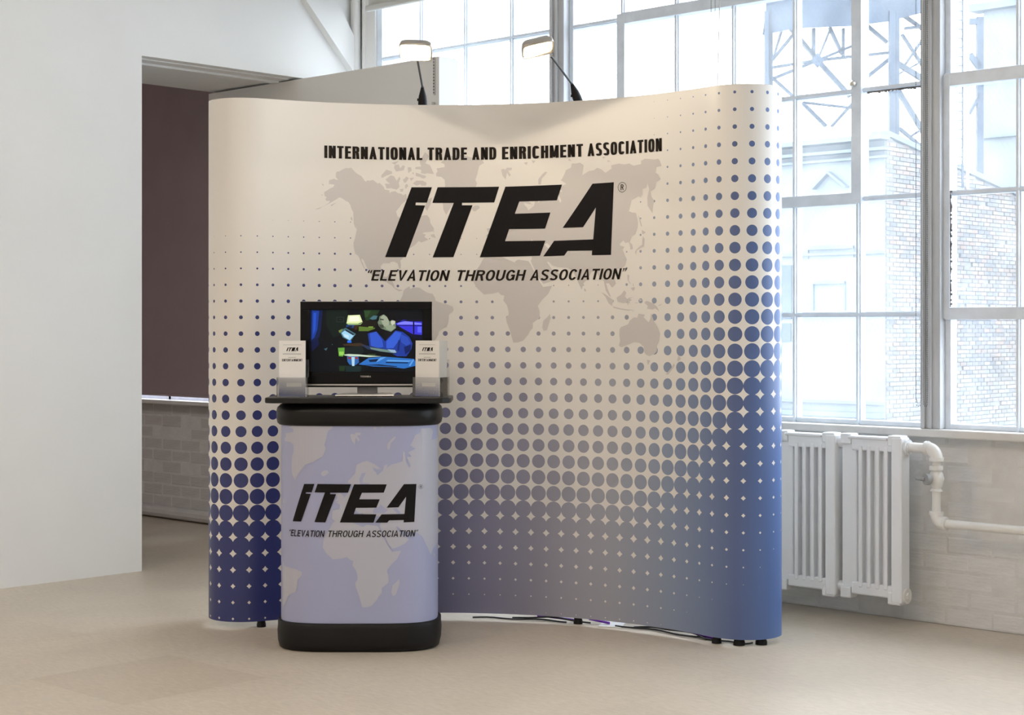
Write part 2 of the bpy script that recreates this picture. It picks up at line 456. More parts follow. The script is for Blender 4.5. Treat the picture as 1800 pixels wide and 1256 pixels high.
def word(txt, W=.5, t=.16, th=.14, gap=.12, sq=.75, shear=0.0):
    x = 0; polys = []
    for ch in txt:
        w, g = glyph(ch, W, t, th, sq)
        for p in g: polys.append([(q[0] + x + q[1] * shear, q[1]) for q in p])
        x += w + gap
    return x - gap, polys
def place(polys, x0, x1, base, height, total):
    """fit to [x0,x1] with given baseline and cap height"""
    k = (x1 - x0) / total
    return [[(x0 + q[0] * k, base + q[1] * height) for q in p] for p in polys]

# polygons given in a flat (s,z) sheet -> mesh lying on a ruled surface
def sheet_mesh(polys, knots, surf, off, name, mat, parent, kind=None, label=None):
    """cut every outline into upright strips between the surface's knots (even-odd fill) and lay them on the surface"""
    V = []; Fc = []
    Mi = mat_of(parent).inverted()
    kn = np.array(knots if knots is not None else [])
    LO = []
    for pi, p in enumerate(polys):
        p = [(float(a), float(b)) for a, b in p]
        n = len(p)
        if n < 3: continue
        xs = [q[0] for q in p]; lo, hi = min(xs), max(xs)
        if hi - lo < 1e-7: continue
        cut = sorted(set([round(x, 7) for x in xs] + [float(k) for k in kn if lo < k < hi]))
        # crossings of edges too, so that folded outlines stay clean
        for a, b in zip(cut[:-1], cut[1:]):
            if b - a < 2e-7: continue
            m = (a + b) / 2; hit = []
            for i in range(n):
                x0, y0 = p[i - 1]; x1, y1 = p[i]
                if (x0 < m) != (x1 < m):
                    f = (y1 - y0) / (x1 - x0)
                    hit.append((y0 + f * (m - x0), y0 + f * (a - x0), y0 + f * (b - x0)))
            hit.sort()
            for h0, h1 in zip(hit[0::2], hit[1::2]):
                k = len(V)
                V += [(a, h0[1]), (b, h0[2]), (b, h1[2]), (a, h1[1])]
                Fc.append((k, k + 1, k + 2, k + 3)); LO.append(min(pi, 60) * 6e-6)
    W_ = [tuple(Mi @ surf(x + (1e-6 if q % 4 in (0, 3) else -1e-6), z, off + LO[q // 4])) for q, (x, z) in enumerate(V)]
    me = bpy.data.meshes.new(name); me.from_pydata(W_, [], Fc); me.update()
    me.materials.append(mat)
    o = bpy.data.objects.new(name, me); link(o, parent)
    if kind: o['kind'] = kind
    if label: o['label'] = label
    return o

# ------------------------------------------------------------------ traced artwork (pixel coordinates of the banner)
def Z(ox, oy, k, L): return [(ox + L[i] / k, oy + L[i + 1] / k) for i in range(0, len(L), 2)]
cA = lambda L: Z(560, 270, 8.375, L)
cB = lambda L: Z(740, 260, 8.375, L)
cC = lambda L: Z(920, 260, 6.923, L)
cD = lambda L: Z(600, 380, 6.923, L)
cE = lambda L: Z(680, 460, 6.978, L)
cF = lambda L: Z(820, 430, 6.612, L)
cG = lambda L: Z(1000, 380, 7.5, L)
cH = lambda L: Z(1000, 480, 6.979, L)
PSH = (265.5, -465.3)     # counter wrap -> banner artwork shift
cP = lambda L: [(x + PSH[0], y + PSH[1]) for x, y in Z(490, 740, 6, L)]
LAND = [
 # north and central america
 cA([255,350,255,290,270,262,300,262,340,240,400,210,440,214,480,206,520,250,560,290,630,330,680,400,700,412,715,390,745,398,800,385,850,425,870,440,900,430,960,490,975,528,1040,540,1048,585,1070,560,1130,552,1165,580,1225,590,1240,612,1290,590,1300,680,1225,740,1190,790,1140,850,1160,920,1190,945,1270,1000,1330,1120,1390,1090,1400,1010,1440,900])
 + cB([0,1000,90,985,130,1040,140,1110,190,1180,185,1256]) + cD([1130,180,1060,192,1010,195,930,250,990,210,1030,220,1010,250,1060,285,975,318,940,300,900,345,860,370,820,400,790,460,740,520,718,540,725,590,722,632,705,640,685,572,640,550,600,556,590,572,510,570,480,602,488,680,510,735,560,735,575,705,592,705,570,765,615,780,640,830,650,870,700,890,745,895,735,905,700,912,650,880,610,840,545,800,470,770,400,735,345,690,320,640,275,540,248,512,245,535,265,580,292,650,275,630,245,570,225,520,205,480,170,455,150,370,148,320,165,270,180,200,190,150,160,105,150,80])
 + cA([540,1090,545,1060,520,1040,515,960,510,860,480,800,470,760,440,712,400,695,360,665,310,640,270,665,230,690,180,720,100,760,0,815,-60,820,60,780,150,725,170,695,115,695,100,670,118,640,90,625,80,565,120,545,170,510,215,492,235,455,150,445,155,390,230,368,250,380,290,388]),
 # arctic islands
 cA([920,320,1000,235,1080,262,1082,295,1000,322,930,360]),
 cA([985,380,1060,318,1110,330,1150,400,1190,335,1205,370,1180,430,1192,490,1150,530,1070,508,1000,512,975,440,1050,442,1010,410]),
 cA([1120,165,1180,160,1200,215,1240,170,1272,185,1255,245,1140,262,1112,210]),
 cA([1240,380,1262,372,1290,335,1330,360,1290,420,1262,430]), cA([1340,360,1410,350,1362,402]), cA([1430,278,1582,330,1570,362,1430,328]),
 cA([1385,440,1440,395,1540,398,1592,440,1575,475,1500,452,1440,470]), cA([1500,110,1640,170,1700,300,1560,285,1490,230,1420,225,1430,195,1510,190]),
 cA([1075,135,1180,108,1125,160]), cA([1310,200,1360,200,1370,250,1320,285]), cA([1200,520,1250,515,1240,560,1205,558]), cA([1270,470,1300,440,1320,480,1280,520]), cA([1375,285,1400,270,1400,310]),
 cA([40,440,75,450,70,480]), cA([40,600,65,602,50,620]), cA([175,755,270,715,190,772]), cA([470,940,490,930,500,985,480,975]), cA([530,1050,570,1080,595,1140,560,1110]),
 cB([0,340,100,325,130,350,60,382,0,370]), cB([0,398,75,410,40,450,0,440]), cB([0,500,75,500,70,555,0,555]), cB([100,760,165,725,140,830,90,925,55,870]),
 cB([-20,200,60,60,120,120,60,230,0,260]), cD([1085,225,1130,215,1150,265,1100,250]),
 # greenland, iceland, spitsbergen
 cB([230,300,350,280,345,235,290,215,420,120,600,100,780,150,900,170,930,220,860,260,850,290,825,400,800,470,825,520,780,640,640,720,520,760,430,880,370,985,330,900,320,800,330,640,355,560,350,470,300,425,225,415,222,372,245,345]),
 cB([750,885,790,848,850,845,868,880,800,932,765,925]),
 cB([1180,320,1215,305,1240,320,1262,290,1340,290,1335,325,1285,335,1325,400,1300,420,1265,365,1248,465,1205,410]),
 cB([1520,215,1570,205,1560,250,1530,235]),
 cC([290,292,272,318,225,370,212,445,182,440,182,380,228,322,265,290]), cC([100,150,150,155,120,190]), cC([560,130,590,160,545,150]), cC([1020,150,1065,160,1030,170]), cC([955,105,1000,110,975,130]),
 # south america
 cE([160,480,190,420,200,380,205,350,240,320,280,298,285,335,320,312,400,315,450,350,500,380,560,390,590,440,598,478,660,500,740,520,808,550,815,590,760,650,755,740,735,800,700,812,640,850,630,900,600,950,570,985,545,1060,520,1150,505,1250,490,1340,460,1345,445,1250,440,1100,430,900,420,760,330,690,250,610,180,530]),
 # africa + madagascar
 cF([200,155,160,230,120,290,95,350,85,440,130,510,205,578,310,565,370,550,400,582,440,592,430,650,470,700,490,770,490,812,460,850,470,905,500,980,520,1050,545,1135,600,1132,655,1115,720,1040,740,1000,772,968,770,910,850,850,850,770,830,710,880,640,950,570,997,475,890,490,850,430,800,340,750,235,720,190,600,172,570,190,560,205,500,180,430,148,330,120,220,140]),
 cF([970,805,980,850,935,990,900,1002,880,960,895,880,930,850]),
 # eurasia
 cF([755,110,762,150,748,185,765,230,800,300,850,400,895,455,960,432,1040,395,1085,345,1060,318,1000,292,950,225,935,195,960,200,1000,240,1060,258,1180,268,1240,310,1290,420,1340,522,1365,440,1410,390])
 + cG([300,730,360,720,400,800,460,850,480,940,545,1062,520,990,490,880,530,885,570,940,620,890,612,850,560,790,570,735,640,690,700,680,742,650,765,570,742,520,710,440,735,400,680,388,668,365,720,318,745,350,790,340,805,380,812,440,845,430,835,370,802,340,830,262,880,230,905,150,912,90,905,40])
 + cC([1392,900,1385,850,1370,790,1320,782,1285,770,1318,632,1400,588,1432,600,1450,560,1448,500,1500,482,1512,430,1532,500,1510,600,1512,700,1572,795,1580,700,1592,640,1560,592,1548,530,1602,490,1620,412,1672,380,1640,320,1608,300,1620,232,1682,220,1660,150,1640,130,1600,140,1480,130,1430,158,1435,195,1340,215,1290,188,1230,200,1160,190,1070,210,1075,250,1000,302,950,260,900,240,860,270,800,280,718,330,735,210,690,178,640,190,590,188,580,240,520,270,495,330,470,380])
 + cP([1380,250,1440,290,1360,330,1400,370,1350,380,1390,470,1375,490,1340,420,1330,320,1310,320,1305,420,1250,440,1190,455,1140,490,1150,450,1110,470,1100,520,1040,570,1020,530,1085,505,1010,450,930,415,880,430,820,462,805,550,725,640,765,665,790,700,745,735,700,795,650,832,605,855,645,880,642,925,565,940,560,1025,600,1060,660,1052,700,995,760,965,800,925,850,972,835,985,880,965,930,1010,985,1020,1000,985,1080,1010,1085,1060]),
 cP([600,760,650,755,690,800,640,838,588,845,620,810]),
 # asia-pacific islands
 cG([960,180,1015,210,985,235,968,232]), cG([980,260,1000,300,992,400,945,420,895,450,885,505,872,470,890,440,930,400,968,372,970,300]), cG([915,-20,940,30,965,135,952,130,930,60]),
 cH([188,180,212,205,205,228,190,215]), cH([718,18,742,25,735,90,765,130,748,125,722,85]), cH([780,115,800,150,790,160]), cH([758,182,805,168,812,192,790,218]),
 cH([398,232,440,252,520,310,548,330,530,402,490,370,450,290]), cH([440,150,480,200,520,295,490,270,455,215]),
 cH([585,300,640,262,682,208,705,238,690,282,722,330,712,358,670,368,600,350]), cH([540,405,640,432,730,445,805,448,730,458,640,447,550,425]), cH([770,470,808,452,780,472]),
 cH([730,300,795,296,748,310,775,330,742,345,758,382,738,360,722,400,718,340]), cH([800,360,860,362,830,370]),
 cH([930,352,960,338,1040,372,1080,410,1112,468,1060,430,1030,445,985,438,960,435,970,400,935,370]), cH([1095,395,1150,372,1115,400]), cH([860,310,905,330,870,345]),
 cH([860,495,935,508,918,540,980,602,1000,560,1010,488,1030,545,1050,600,1090,660,1120,740,1110,830,1080,890,1082,955,1050,990,990,1015,950,1000,922,965,918,900,900,888,880,862,850,850,800,845,740,872,700,885,640,905,613,888,630,830,620,760,622,690,640,660,730,625,748,580,800,540,842,545,850,510]),
 cH([958,1060,1000,1070,972,1125]), cH([1345,1010,1378,1045,1340,1085,1330,1060]), cH([1290,1105,1302,1130,1220,1242,1188,1240,1250,1170]),
]
WATER = [
 cP([990,950,1010,915,1060,900,1075,875,1100,900,1150,935,1110,970,1000,968]), cP([1205,925,1240,915,1285,962,1270,985,1230,950]),
 cP([880,545,920,542,890,600,885,645,960,655,930,690,865,690,848,610]),
 cB([1510,800,1560,820,1610,830,1600,880,1570,870,1540,840]),
 cC([0,680,60,700,120,655,95,690,60,735,30,710]),
]
LOGO = [
 [(723.4,329),(759.4,329),(750.4,356),(731,355.8),(730.4,360.4),(747.3,361),(713.5,451.7),(676.9,451.7)],
 [(769.2,329),(877.5,328),(868.9,355.5),(812.2,356.2),(812.2,360.6),(830.7,360.6),(797,451.7),(760.6,452),(797.6,356.5),(760,356.4)],
 [(888.4,328),(988.2,324.3),(979,352),(913,354),(905.1,375.5),(967.8,373.3),(958.3,401.7),(895.2,402.6),(887.9,423.6),(958.9,422.7),(949.4,449.4),(843.4,452)],
 [(1041.7,322.7),(1079.3,320.1),(1074.2,447.8),(1040.4,448.5),(1041,440.2),(998,440.8),(992,449.1),(955.1,450.4),(974.2,423),(1043,420.4),(1047.5,364.7),(1025.2,399.1),(989.2,400.4)],
]
LOGOP = [Z(490, 740, 6, L) for L in (
 [270,660,377,660,347,748,290,748,287,762,340,764,238,1056,150,1053],
 [410,660,762,664,730,752,543,752,545,768,605,768,492,1066,378,1062,488,750,380,748],
 [795,664,1140,664,1108,752,878,754,850,822,1066,822,1030,910,815,912,792,978,1030,980,1000,1068,645,1066],
 [1320,662,1450,660,1428,1060,1315,1066,1318,1040,1165,1044,1145,1068,1018,1068,1085,980,1325,976,1342,795,1262,906,1138,910])]

# ------------------------------------------------------------------ THE ROOM
WY = 6.45      # inner face of the window wall
LX = -7.40     # face of the white partition
# floor
fl = MB(); fl.box(-15, 6, -6, WY + .35, -.10, -.004)
floor = fl.build('floor', M_floor, kind='structure')
tile = MB(); tile.box(0, .6086, 0, .6086, -.004, 0)
first = None
TX0, TY0, TS = -4.815, 3.76, .609
for i in range(-12, 10):
    for j in range(-6, 5):
        x = TX0 + i * TS; y = TY0 + j * TS
        if x > .2 or x < -12.2: continue
        # keep the tiles the camera could see (with a margin)
        ok = False
        for cx, cy in ((x, y), (x + TS, y), (x, y + TS), (x + TS, y + TS)):
            xc = CA * cx + SA * cy; yc = -SA * cx + CA * cy
            if yc > 3.2 and abs(xc / yc) < .40: ok = True
        if not ok: continue
        top = min(y + TS, WY - .004)
        if top - y < TS - .01:
            b = MB(); b.box(0, .6086, 0, top - y, -.004, 0); o = b.build('tile', M_floor, floor); o.location = (x, y, 0); continue
        if (i, j) == (-1, -1):
            o = tile.build('tile', M_floor_d, floor, label='darker worn tile'); o.location = (x, y, 0); continue
        if first is None:
            first = tile.build('tile', M_floor, floor); first.location = (x, y, 0)
        else:
            c = first.copy(); COL.objects.link(c); c.parent = floor; c.location = (x, y, 0)

# ceiling, walls
def struct(name, mb, mat, **k): return mb.build(name, mat, kind='structure', **k)
struct('ceiling', MB().box(-8.24, 6, -6, WY + .35, CEIL, CEIL + .12), M_ceil)
struct('ceiling_back_room', MB().box(-15, -8.24, -6, WY + .35, 3.5, 3.6), M_ceil)
struct('wall_left', MB().box(-8.24, LX, -6, 4.954, 0, CEIL).box(-8.24, LX, 4.954, WY, 2.713, CEIL), M_wall)
struct('wall_back', MB().box(-15, 6, -6.12, -6, 0, CEIL), M_wall)
struct('wall_right', MB().box(6, 6.12, -6, WY + .35, 0, CEIL), M_wall)
struct('wall_back_room', MB().box(-15.1, -15, -6, WY + .35, 0, 3.6), M_wallg)
struct('trim_1', MB().box(-7.60, -7.56, 4.954, 5.993, 2.695, 2.713).box(-7.56, -7.47, 4.954, 5.993, 2.707, 2.713), M_wall)
stub = struct('wall_stub', MB().box(-8.24, -6.224, 5.993, 6.131, 0, 2.70), M_wall)
# slotted shelf standard and knob on the end of the stub wall
st = MB().box(-6.262, -6.250, 5.985, 5.993, 2.50, 2.70)
std = st.build('slotted_strip', M_silver, stub, world=True)
sl = MB()
for k in range(12): sl.box(-6.259, -6.253, 5.983, 5.9855, 2.508 + k * .016, 2.516 + k * .016)
sl.build('slot', M_putty, stub, world=True, kind='stuff')
MB().tube([(-6.255, 5.992, 2.455), (-6.255, 5.975, 2.455)], [.006, .009], 10).build('knob', M_silver, stub, world=True, smooth=True)

# diagonal brace and corner pipe on the partition above the stub wall
br = MB()
a0 = onX(543, -60, LX); a1 = onX(624, 118, LX)
q = [onX(507, -30, LX), onX(560, -45, LX), onX(626, 92, LX), onX(626, 128, LX), onX(612, 128, LX)]
n = len(q)
br.add([Vector((LX, p.y, p.z)) for p in q] + [Vector((LX + .05, p.y, p.z)) for p in q], [tuple(range(n))[::-1], tuple(range(n, 2 * n))] + [(i, (i + 1) % n, n + (i + 1) % n, n + i) for i in range(n)])
struct('trim_2', br, M_wall)
struct('trim_3', MB().tube([(-7.365, 6.41, 2.6), (-7.365, 6.41, CEIL)], .03, 14).tube([(-7.31, 6.43, 2.6), (-7.31, 6.43, CEIL)], .014, 10), M_wall, smooth=True)

# window wall: masonry pieces
SILL = .845
WTOP = 3.60
wlow = struct('wall_window', MB().box(-8.30, 6, WY + .004, WY + .35, 0, SILL).box(-8.30, 6, WY + .0, WY + .35, WTOP, CEIL).box(-8.05, -7.215, WY, WY + .35, SILL, WTOP), M_mortar)
wfar = struct('wall_window_back_room', MB().box(-15, -8.30, WY + .004, WY + .35, 0, .80).box(-15, -8.30, WY, WY + .35, 3.3, 3.6).box(-15, -12.2, WY, WY + .35, .8, 3.3), M_mortar)
random.seed(4)
def brick_mesh(name, L, Hh, mat, parent):
    m = MB(); e = .009; d = .003
    m.add([(0, 0, 0), (L, 0, 0), (L, 0, Hh), (0, 0, Hh), (e, -d, e), (L - e, -d, e), (L - e, -d, Hh - e), (e, -d, Hh - e)],
          [(4, 5, 6, 7), (0, 1, 5, 4), (1, 2, 6, 5), (2, 3, 7, 6), (3, 0, 4, 7)])
    return m.build(name, mat, parent)
def lay(parent, mat, x0, x1, z0, ztop, crs, L=.215):
    full = None; cnt = 0
    k = 0; z = z0
    while z < ztop - .02:
        hh = crs - .004
        x = x0 - (L / 2 if k % 2 else 0)
        while x < x1:
            a = max(x, x0); b = min(x + L - .004, x1)
            if b - a > .03:
                if full is None:
                    full = brick_mesh('brick', L - .004, hh, mat, parent); full.location = (a, WY + .004, z)
                else:
                    c = full.copy(); COL.objects.link(c); c.parent = parent; c.location = (a, WY + .004 + random.uniform(0, .0016), z)
                    c.scale = ((b - a) / (L - .004), random.uniform(.2, .85), min(hh, ztop - z) / hh)
                cnt += 1
            x += L
        z += crs; k += 1
    return cnt
lay(wlow, M_brick, -5.05, -2.45, .0, SILL, .077)
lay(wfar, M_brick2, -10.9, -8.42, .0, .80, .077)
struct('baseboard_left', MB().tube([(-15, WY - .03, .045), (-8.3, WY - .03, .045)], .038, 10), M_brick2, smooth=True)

# sills
struct('trim_4', MB().box(-7.30, 5.9, 6.365, WY + .02, SILL - .035, SILL), M_sill, bevel=.006)
struct('trim_5', MB().box(-12.3, -8.35, 6.34, WY + .1, .775, .80), M_sill, bevel=.004)
# outer sill so the opening reads as a real wall
struct('trim_6', MB().box(-7.30, 5.9, WY + .02, WY + .36, SILL - .05, SILL - .012), M_sill)

# steel windows
GY = WY + .022
ROWS = [SILL, 1.340, 1.860, 2.346, 2.845, 3.330, WTOP]
def steel_window(name, cols, sash=None, left_m=True, detail=True):
    """cols: x of the vertical bars, sash=(c0,c1,r0,r1) a swinging sash with its own heavier frame"""
    w = empty(name, (cols[0], WY, SILL), kind='structure')
    x0, x1 = cols[0], cols[-1]
    z0, z1 = ROWS[0], ROWS[-1]
    fr = MB()
    t = .022
    fr.box(x0 - t, x0 + t, WY - .005, WY + .05, z0, z1).box(x1 - t, x1 + t, WY - .005, WY + .05, z0, z1)
    fr.box(x0, x1, WY - .004, WY + .05, z0, z0 + .022).box(x0, x1, WY - .004, WY + .05, z1 - .03, z1)
    fr.build('window_frame', M_sash, w, world=True, bevel=.003)
    insash = lambda c, r: sash and sash[0] <= c < sash[1] and sash[2] <= r < sash[3]
    so = None
    if sash:
        c0, c1, r0, r1 = sash
        a, b, zz0, zz1 = cols[c0], cols[c1], ROWS[r0], ROWS[r1]
        s = MB(); q = .026
        s.box(a - q, a + q, WY - .022, WY + .045, zz0 - .02, zz1 + .024).box(b - q, b + q, WY - .022, WY + .045, zz0 - .02, zz1 + .024)
        s.box(a, b, WY - .021, WY + .045, zz0 - .025, zz0 + .028).box(a, b, WY - .021, WY + .045, zz1 - .028, zz1 + .028)
        so = s.build('sash', M_sash, w, world=True, bevel=.003)
        kb = Vector((b - .0, WY - .03, zz0 + (zz1 - zz0) * (.52 if c1 - c0 > 2 else .54)))
        MB().tube([kb, kb + Vector((.0, -.02, 0))], [.010, .016], 12).tube([kb + Vector((0, -.02, 0)), kb + Vector((.012, -.045, -.004))], [.016, .009], 12).build('latch', M_silver, so, world=True, smooth=True)
    # muntins
    for c in range(1, len(cols) - 1):
        segs = []; r = 0
        while r < len(ROWS) - 1:
            edge = sash and c in (sash[0], sash[1]) and sash[2] <= r < sash[3]
            if not edge: segs.append((r, insash(c, r)))
            r += 1
        runs = []
        for r, ins in segs:
            if runs and runs[-1][1] == r and runs[-1][2] == ins: runs[-1][1] = r + 1
            else: runs.append([r, r + 1, ins])
        for a, b, ins in runs:
            m = MB(); h = .0115 if detail else .012
            m.box(cols[c] - h, cols[c] + h, WY + .0, WY + .04, ROWS[a], ROWS[b])
            m.box(cols[c] - h * .5, cols[c] + h * .5, WY - .012, WY, ROWS[a], ROWS[b])
            m.build('muntin', M_sash, so if ins else w, world=True)
    for r in range(1, len(ROWS) - 1):
        runs = []
        for c in range(len(cols) - 1):
            edge = sash and sash[0] <= c < sash[1] and r in (sash[2], sash[3])
            if edge: continue
            ins = bool(sash and sash[0] <= c < sash[1] and sash[2] < r < sash[3])
            if runs and runs[-1][1] == c and runs[-1][2] == ins: runs[-1][1] = c + 1
            else: runs.append([c, c + 1, ins])
        for a, b, ins in runs:
            m = MB(); h = .011
            m.box(cols[a], cols[b], WY + .001, WY + .041, ROWS[r] - h, ROWS[r] + h)
            m.box(cols[a], cols[b], WY - .010, WY + .002, ROWS[r] - h * .5, ROWS[r] + h * .5)
            m.build('muntin', M_sash, so if ins else w, world=True)
    # panes (with rounded old putty lines as a sub part on the nearest ones)
    for c in range(len(cols) - 1):
        for r in range(len(ROWS) - 1):
            par = so if insash(c, r) else w
            p = MB(); p.box(cols[c] + .008, cols[c + 1] - .008, GY, GY + .004, ROWS[r] + .008, ROWS[r + 1] - .008)
            p.build('pane', M_glass, par, world=True)
    return w
colsA = [-7.195, -6.842, -6.484, -6.132, -5.800]
colsB = [-5.710, -5.355, -5.011, -4.667, -4.320, -3.982, -3.632]
colsC = [-3.545, -3.213, -2.87, -2.53, -2.19, -1.84]
steel_window('window_1', colsA)
steel_window('window_2', colsB, sash=(1, 5, 2, 4))
steel_window('window_3', colsC, sash=(0, 2, 1, 3))
for k in range(4):
    xs = [-1.74 + k * 1.9 + i * .45 for i in range(5)]
    steel_window('window_%d' % (4 + k), xs, detail=False)
# mullion posts between the windows
ml = MB()
for x0, x1 in ((-5.800, -5.710), (-3.632, -3.545), (-1.84, -1.74), (.06, .16), (1.96, 2.06), (3.86, 3.96)):
    ml.box(x0 + .004, x1 - .004, WY - .05, WY + .06, SILL, WTOP)
    ml.box(x0 + .032, x1 - .040, WY - .062, WY - .05, SILL, WTOP)
    ml.box(x0 - .004, x0 + .016, WY - .064, WY - .03, SILL, WTOP)
ml.box(5.76, 6, WY, WY + .35, SILL, WTOP)
struct('trim_9', MB().box(-7.30, -7.217, WY - .02, WY + .1, SILL, WTOP), M_wall)
struct('trim_7', ml, M_mull, bevel=.003)
# dirt and chipped putty along the edge of the opening sash of window 3
pt = MB(); random.seed(8)
for k in range(60):
    z = 1.37 + k * .0083
    pt.box(-3.517, -3.517 + random.uniform(.002, .011), WY - .0235, WY - .021, z, z + .0086)
for k in range(45):
    x = -3.93 + k * .0062
    pt.box(x, x + .0062, WY - .0125, WY - .0105, 2.332 - random.uniform(.002, .010), 2.335)
struct('trim_8', pt, M_putty)

# back room window with its dark roller blind
w9 = empty('window_8', (-12.2, WY, .8), kind='structure')
f = MB()
for k in range(9): f.box(-12.2 + k * .4825 - .012, -12.2 + k * .4825 + .012, WY, WY + .04, .8, 3.3)
for z in (.8, 1.3, 1.8, 2.3, 2.8, 3.28): f.box(-12.2, -8.34, WY, WY + .04, z, z + .022)
f.build('window_frame', M_sash, w9, world=True)
for k in range(8):
    MB().box(-12.19 + k * .4825, -12.19 + (k + 1) * .4825 - .02, GY, GY + .004, .82, 3.28).build('pane', M_glass, w9, world=True)

bl = empty('roller_blind', (-10.3, 6.38, .83), label='dark plum-grey roller blind lowered over the window in the back room', cat='blind')
MB().box(-12.22, -8.32, 6.376, 6.378, .838, 3.36).build('fabric', M_blind, bl, world=True)
MB().box(-12.22, -8.32, 6.370, 6.384, .826, .842).build('bottom_bar', M_blind, bl, world=True, bevel=.003)
MB().tube([(-12.24, 6.40, 3.38), (-8.30, 6.40, 3.38)], .03, 16).build('roller', M_blind, bl, world=True, smooth=True)

cb = empty('roller_blind', (-6.4, 6.38, 3.15), label='cream roller blind rolled up at the top of the leftmost large window', cat='blind')
MB().box(-7.20, -5.80, 6.365, 6.368, 3.14, 3.72).build('fabric', M_shade, cb, world=True)
MB().box(-7.22, -5.78, 6.352, 6.380, 3.115, 3.15).build('bottom_bar', M_shade, cb, world=True, bevel=.008)
MB().tube([(-7.22, 6.39, 3.75), (-5.78, 6.39, 3.75)], .035, 16).build('roller', M_shade, cb, world=True, smooth=True)

# bead chains hanging from the blinds
def bead_chain(name, x0, x1, ztop, zbot, label, y=6.33, step=.0092):
    m = MB()
    r = (x1 - x0) / 2
    path = []
    z = ztop
    while z > zbot + r: path.append((x0, z)); z -= step
    k = max(3, int(math.pi * r / step))
    for i in range(1, k): path.append((x0 + r - r * math.cos(math.pi * i / k), zbot + r - r * math.sin(math.pi * i / k)))
    z = zbot + r
    while z < ztop: path.append((x1, z)); z += step
    b = .0030
    for x, z in path:
        m.add([(x - b, y, z), (x + b, y, z), (x, y - b, z), (x, y + b, z), (x, y, z - b), (x, y, z + b)],
              [(0, 2, 5), (2, 1, 5), (1, 3, 5), (3, 0, 5), (2, 0, 4), (1, 2, 4), (3, 1, 4), (0, 3, 4)])
    th = MB().tube([(p[0], y, p[1]) for p in path[::4]], .0009, 4)
    root = empty(name, (x0, y, zbot), label=label, cat='blind chain', group='bead chains of the window blinds')
    m.build('bead_string', M_chain, root, world=True, kind='stuff')
    th.build('cord', M_chain, root, world=True)
    return root
xa = onY(1610, 600, 6.33).x; xb = onY(1619, 600, 6.33).x
bead_chain('blind_chain', xa, xb, 3.3, .945, 'long bead chain loop hanging furthest left beside the worn mullion post')
bead_chain('blind_chain', onY(1623.5, 600, 6.33).x, onY(1630, 600, 6.33).x, 3.3, .945, 'long bead chain loop hanging tight against the worn mullion post')
bc3 = bead_chain('blind_chain', onY(1250, 100, 6.30).x, onY(1257, 100, 6.30).x, 3.3, 1.6, 'bead chain loop in front of the swinging sash, above the banner', y=6.30)
xcord = onY(1268, 10, 6.29)
(MB().tube([Vector((xcord.x, 6.29, 3.3)), Vector((xcord.x - .01, 6.29, 2.8)), Vector((onY(1261, 140, 6.29).x, 6.29, 2.4)), Vector((onY(1258, 300, 6.29).x, 6.29, 1.7))], .0022, 6).build('pull_cord', M_cord, bc3, world=True, smooth=True, label='thin white cord'))

# panels for the added ceiling fill lights
for k, (x, y) in enumerate(FILL_XY):
    c = empty('added_fill_panel', (x, y, CEIL - .1), label=['added square ceiling fill panel nearest the banner', 'added square ceiling fill panel by the left partition', 'added square ceiling fill panel farthest back by the right'][k], cat='ceiling light', group='added ceiling fill panels')
    MB().box(x - .64, x + .64, y - .64, y + .64, CEIL - .095, CEIL).build('added_panel_housing', M_ceil, c, world=True)
    MB().box(x - .6, x + .6, y - .6, y + .6, CEIL - .105, CEIL - .095).build('added_panel_diffuser', M_added_panel, c, world=True)

# ------------------------------------------------------------------ OUTSIDE
struct('ground', MB().box(-70, 30, WY + .4, 90, -6.2, -6.0), M_ground)
OY, OX = 23.8, -14.2
# pale building facade
fb = empty('building', (-18, OY, -6), label='pale rendered building with a small pediment and ledges, left of the brick wall', cat='building')
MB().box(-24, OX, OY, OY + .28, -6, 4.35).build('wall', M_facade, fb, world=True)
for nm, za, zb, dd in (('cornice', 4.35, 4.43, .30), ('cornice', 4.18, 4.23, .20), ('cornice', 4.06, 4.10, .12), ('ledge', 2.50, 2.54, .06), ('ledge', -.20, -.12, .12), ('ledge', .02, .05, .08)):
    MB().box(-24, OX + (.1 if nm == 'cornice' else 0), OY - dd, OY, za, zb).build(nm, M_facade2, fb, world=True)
g = MB()
ap = onY(1460, 303, OY); l_ = onY(1433, 332, OY); r_ = onY(1492, 329, OY)
g.bar(Vector((l_.x, OY - .06, l_.z)), Vector((ap.x, OY - .06, ap.z)), .12, .035).bar(Vector((ap.x, OY - .06, ap.z)), Vector((r_.x, OY - .06, r_.z)), .12, .035)
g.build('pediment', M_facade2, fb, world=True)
for (xa_, ya_, xb_, yb_) in ((1429, 497, 1487, 545), (1420, 437, 1502, 452)):
    A = onY(xa_, ya_, OY); B = onY(xb_, yb_, OY)
    g = MB(); t = .025
    g.box(A.x, B.x, OY - .05, OY, A.z - t, A.z + t); g.box(A.x, A.x + t, OY - .03, OY, B.z, A.z); g.box(B.x - t, B.x, OY - .03, OY, B.z, A.z)
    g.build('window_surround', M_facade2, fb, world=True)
A = onY(1355, 467, OY); B = onY(1392, 560, OY)
MB().box(A.x, B.x, OY - .02, OY, B.z, A.z).build('window', M_facwin, fb, world=True)
A = onY(1355, 568, OY); B = onY(1391, 600, OY)
MB().box(A.x, B.x, OY - .02, OY, B.z, A.z).build('window', M_facwin, fb, world=True)

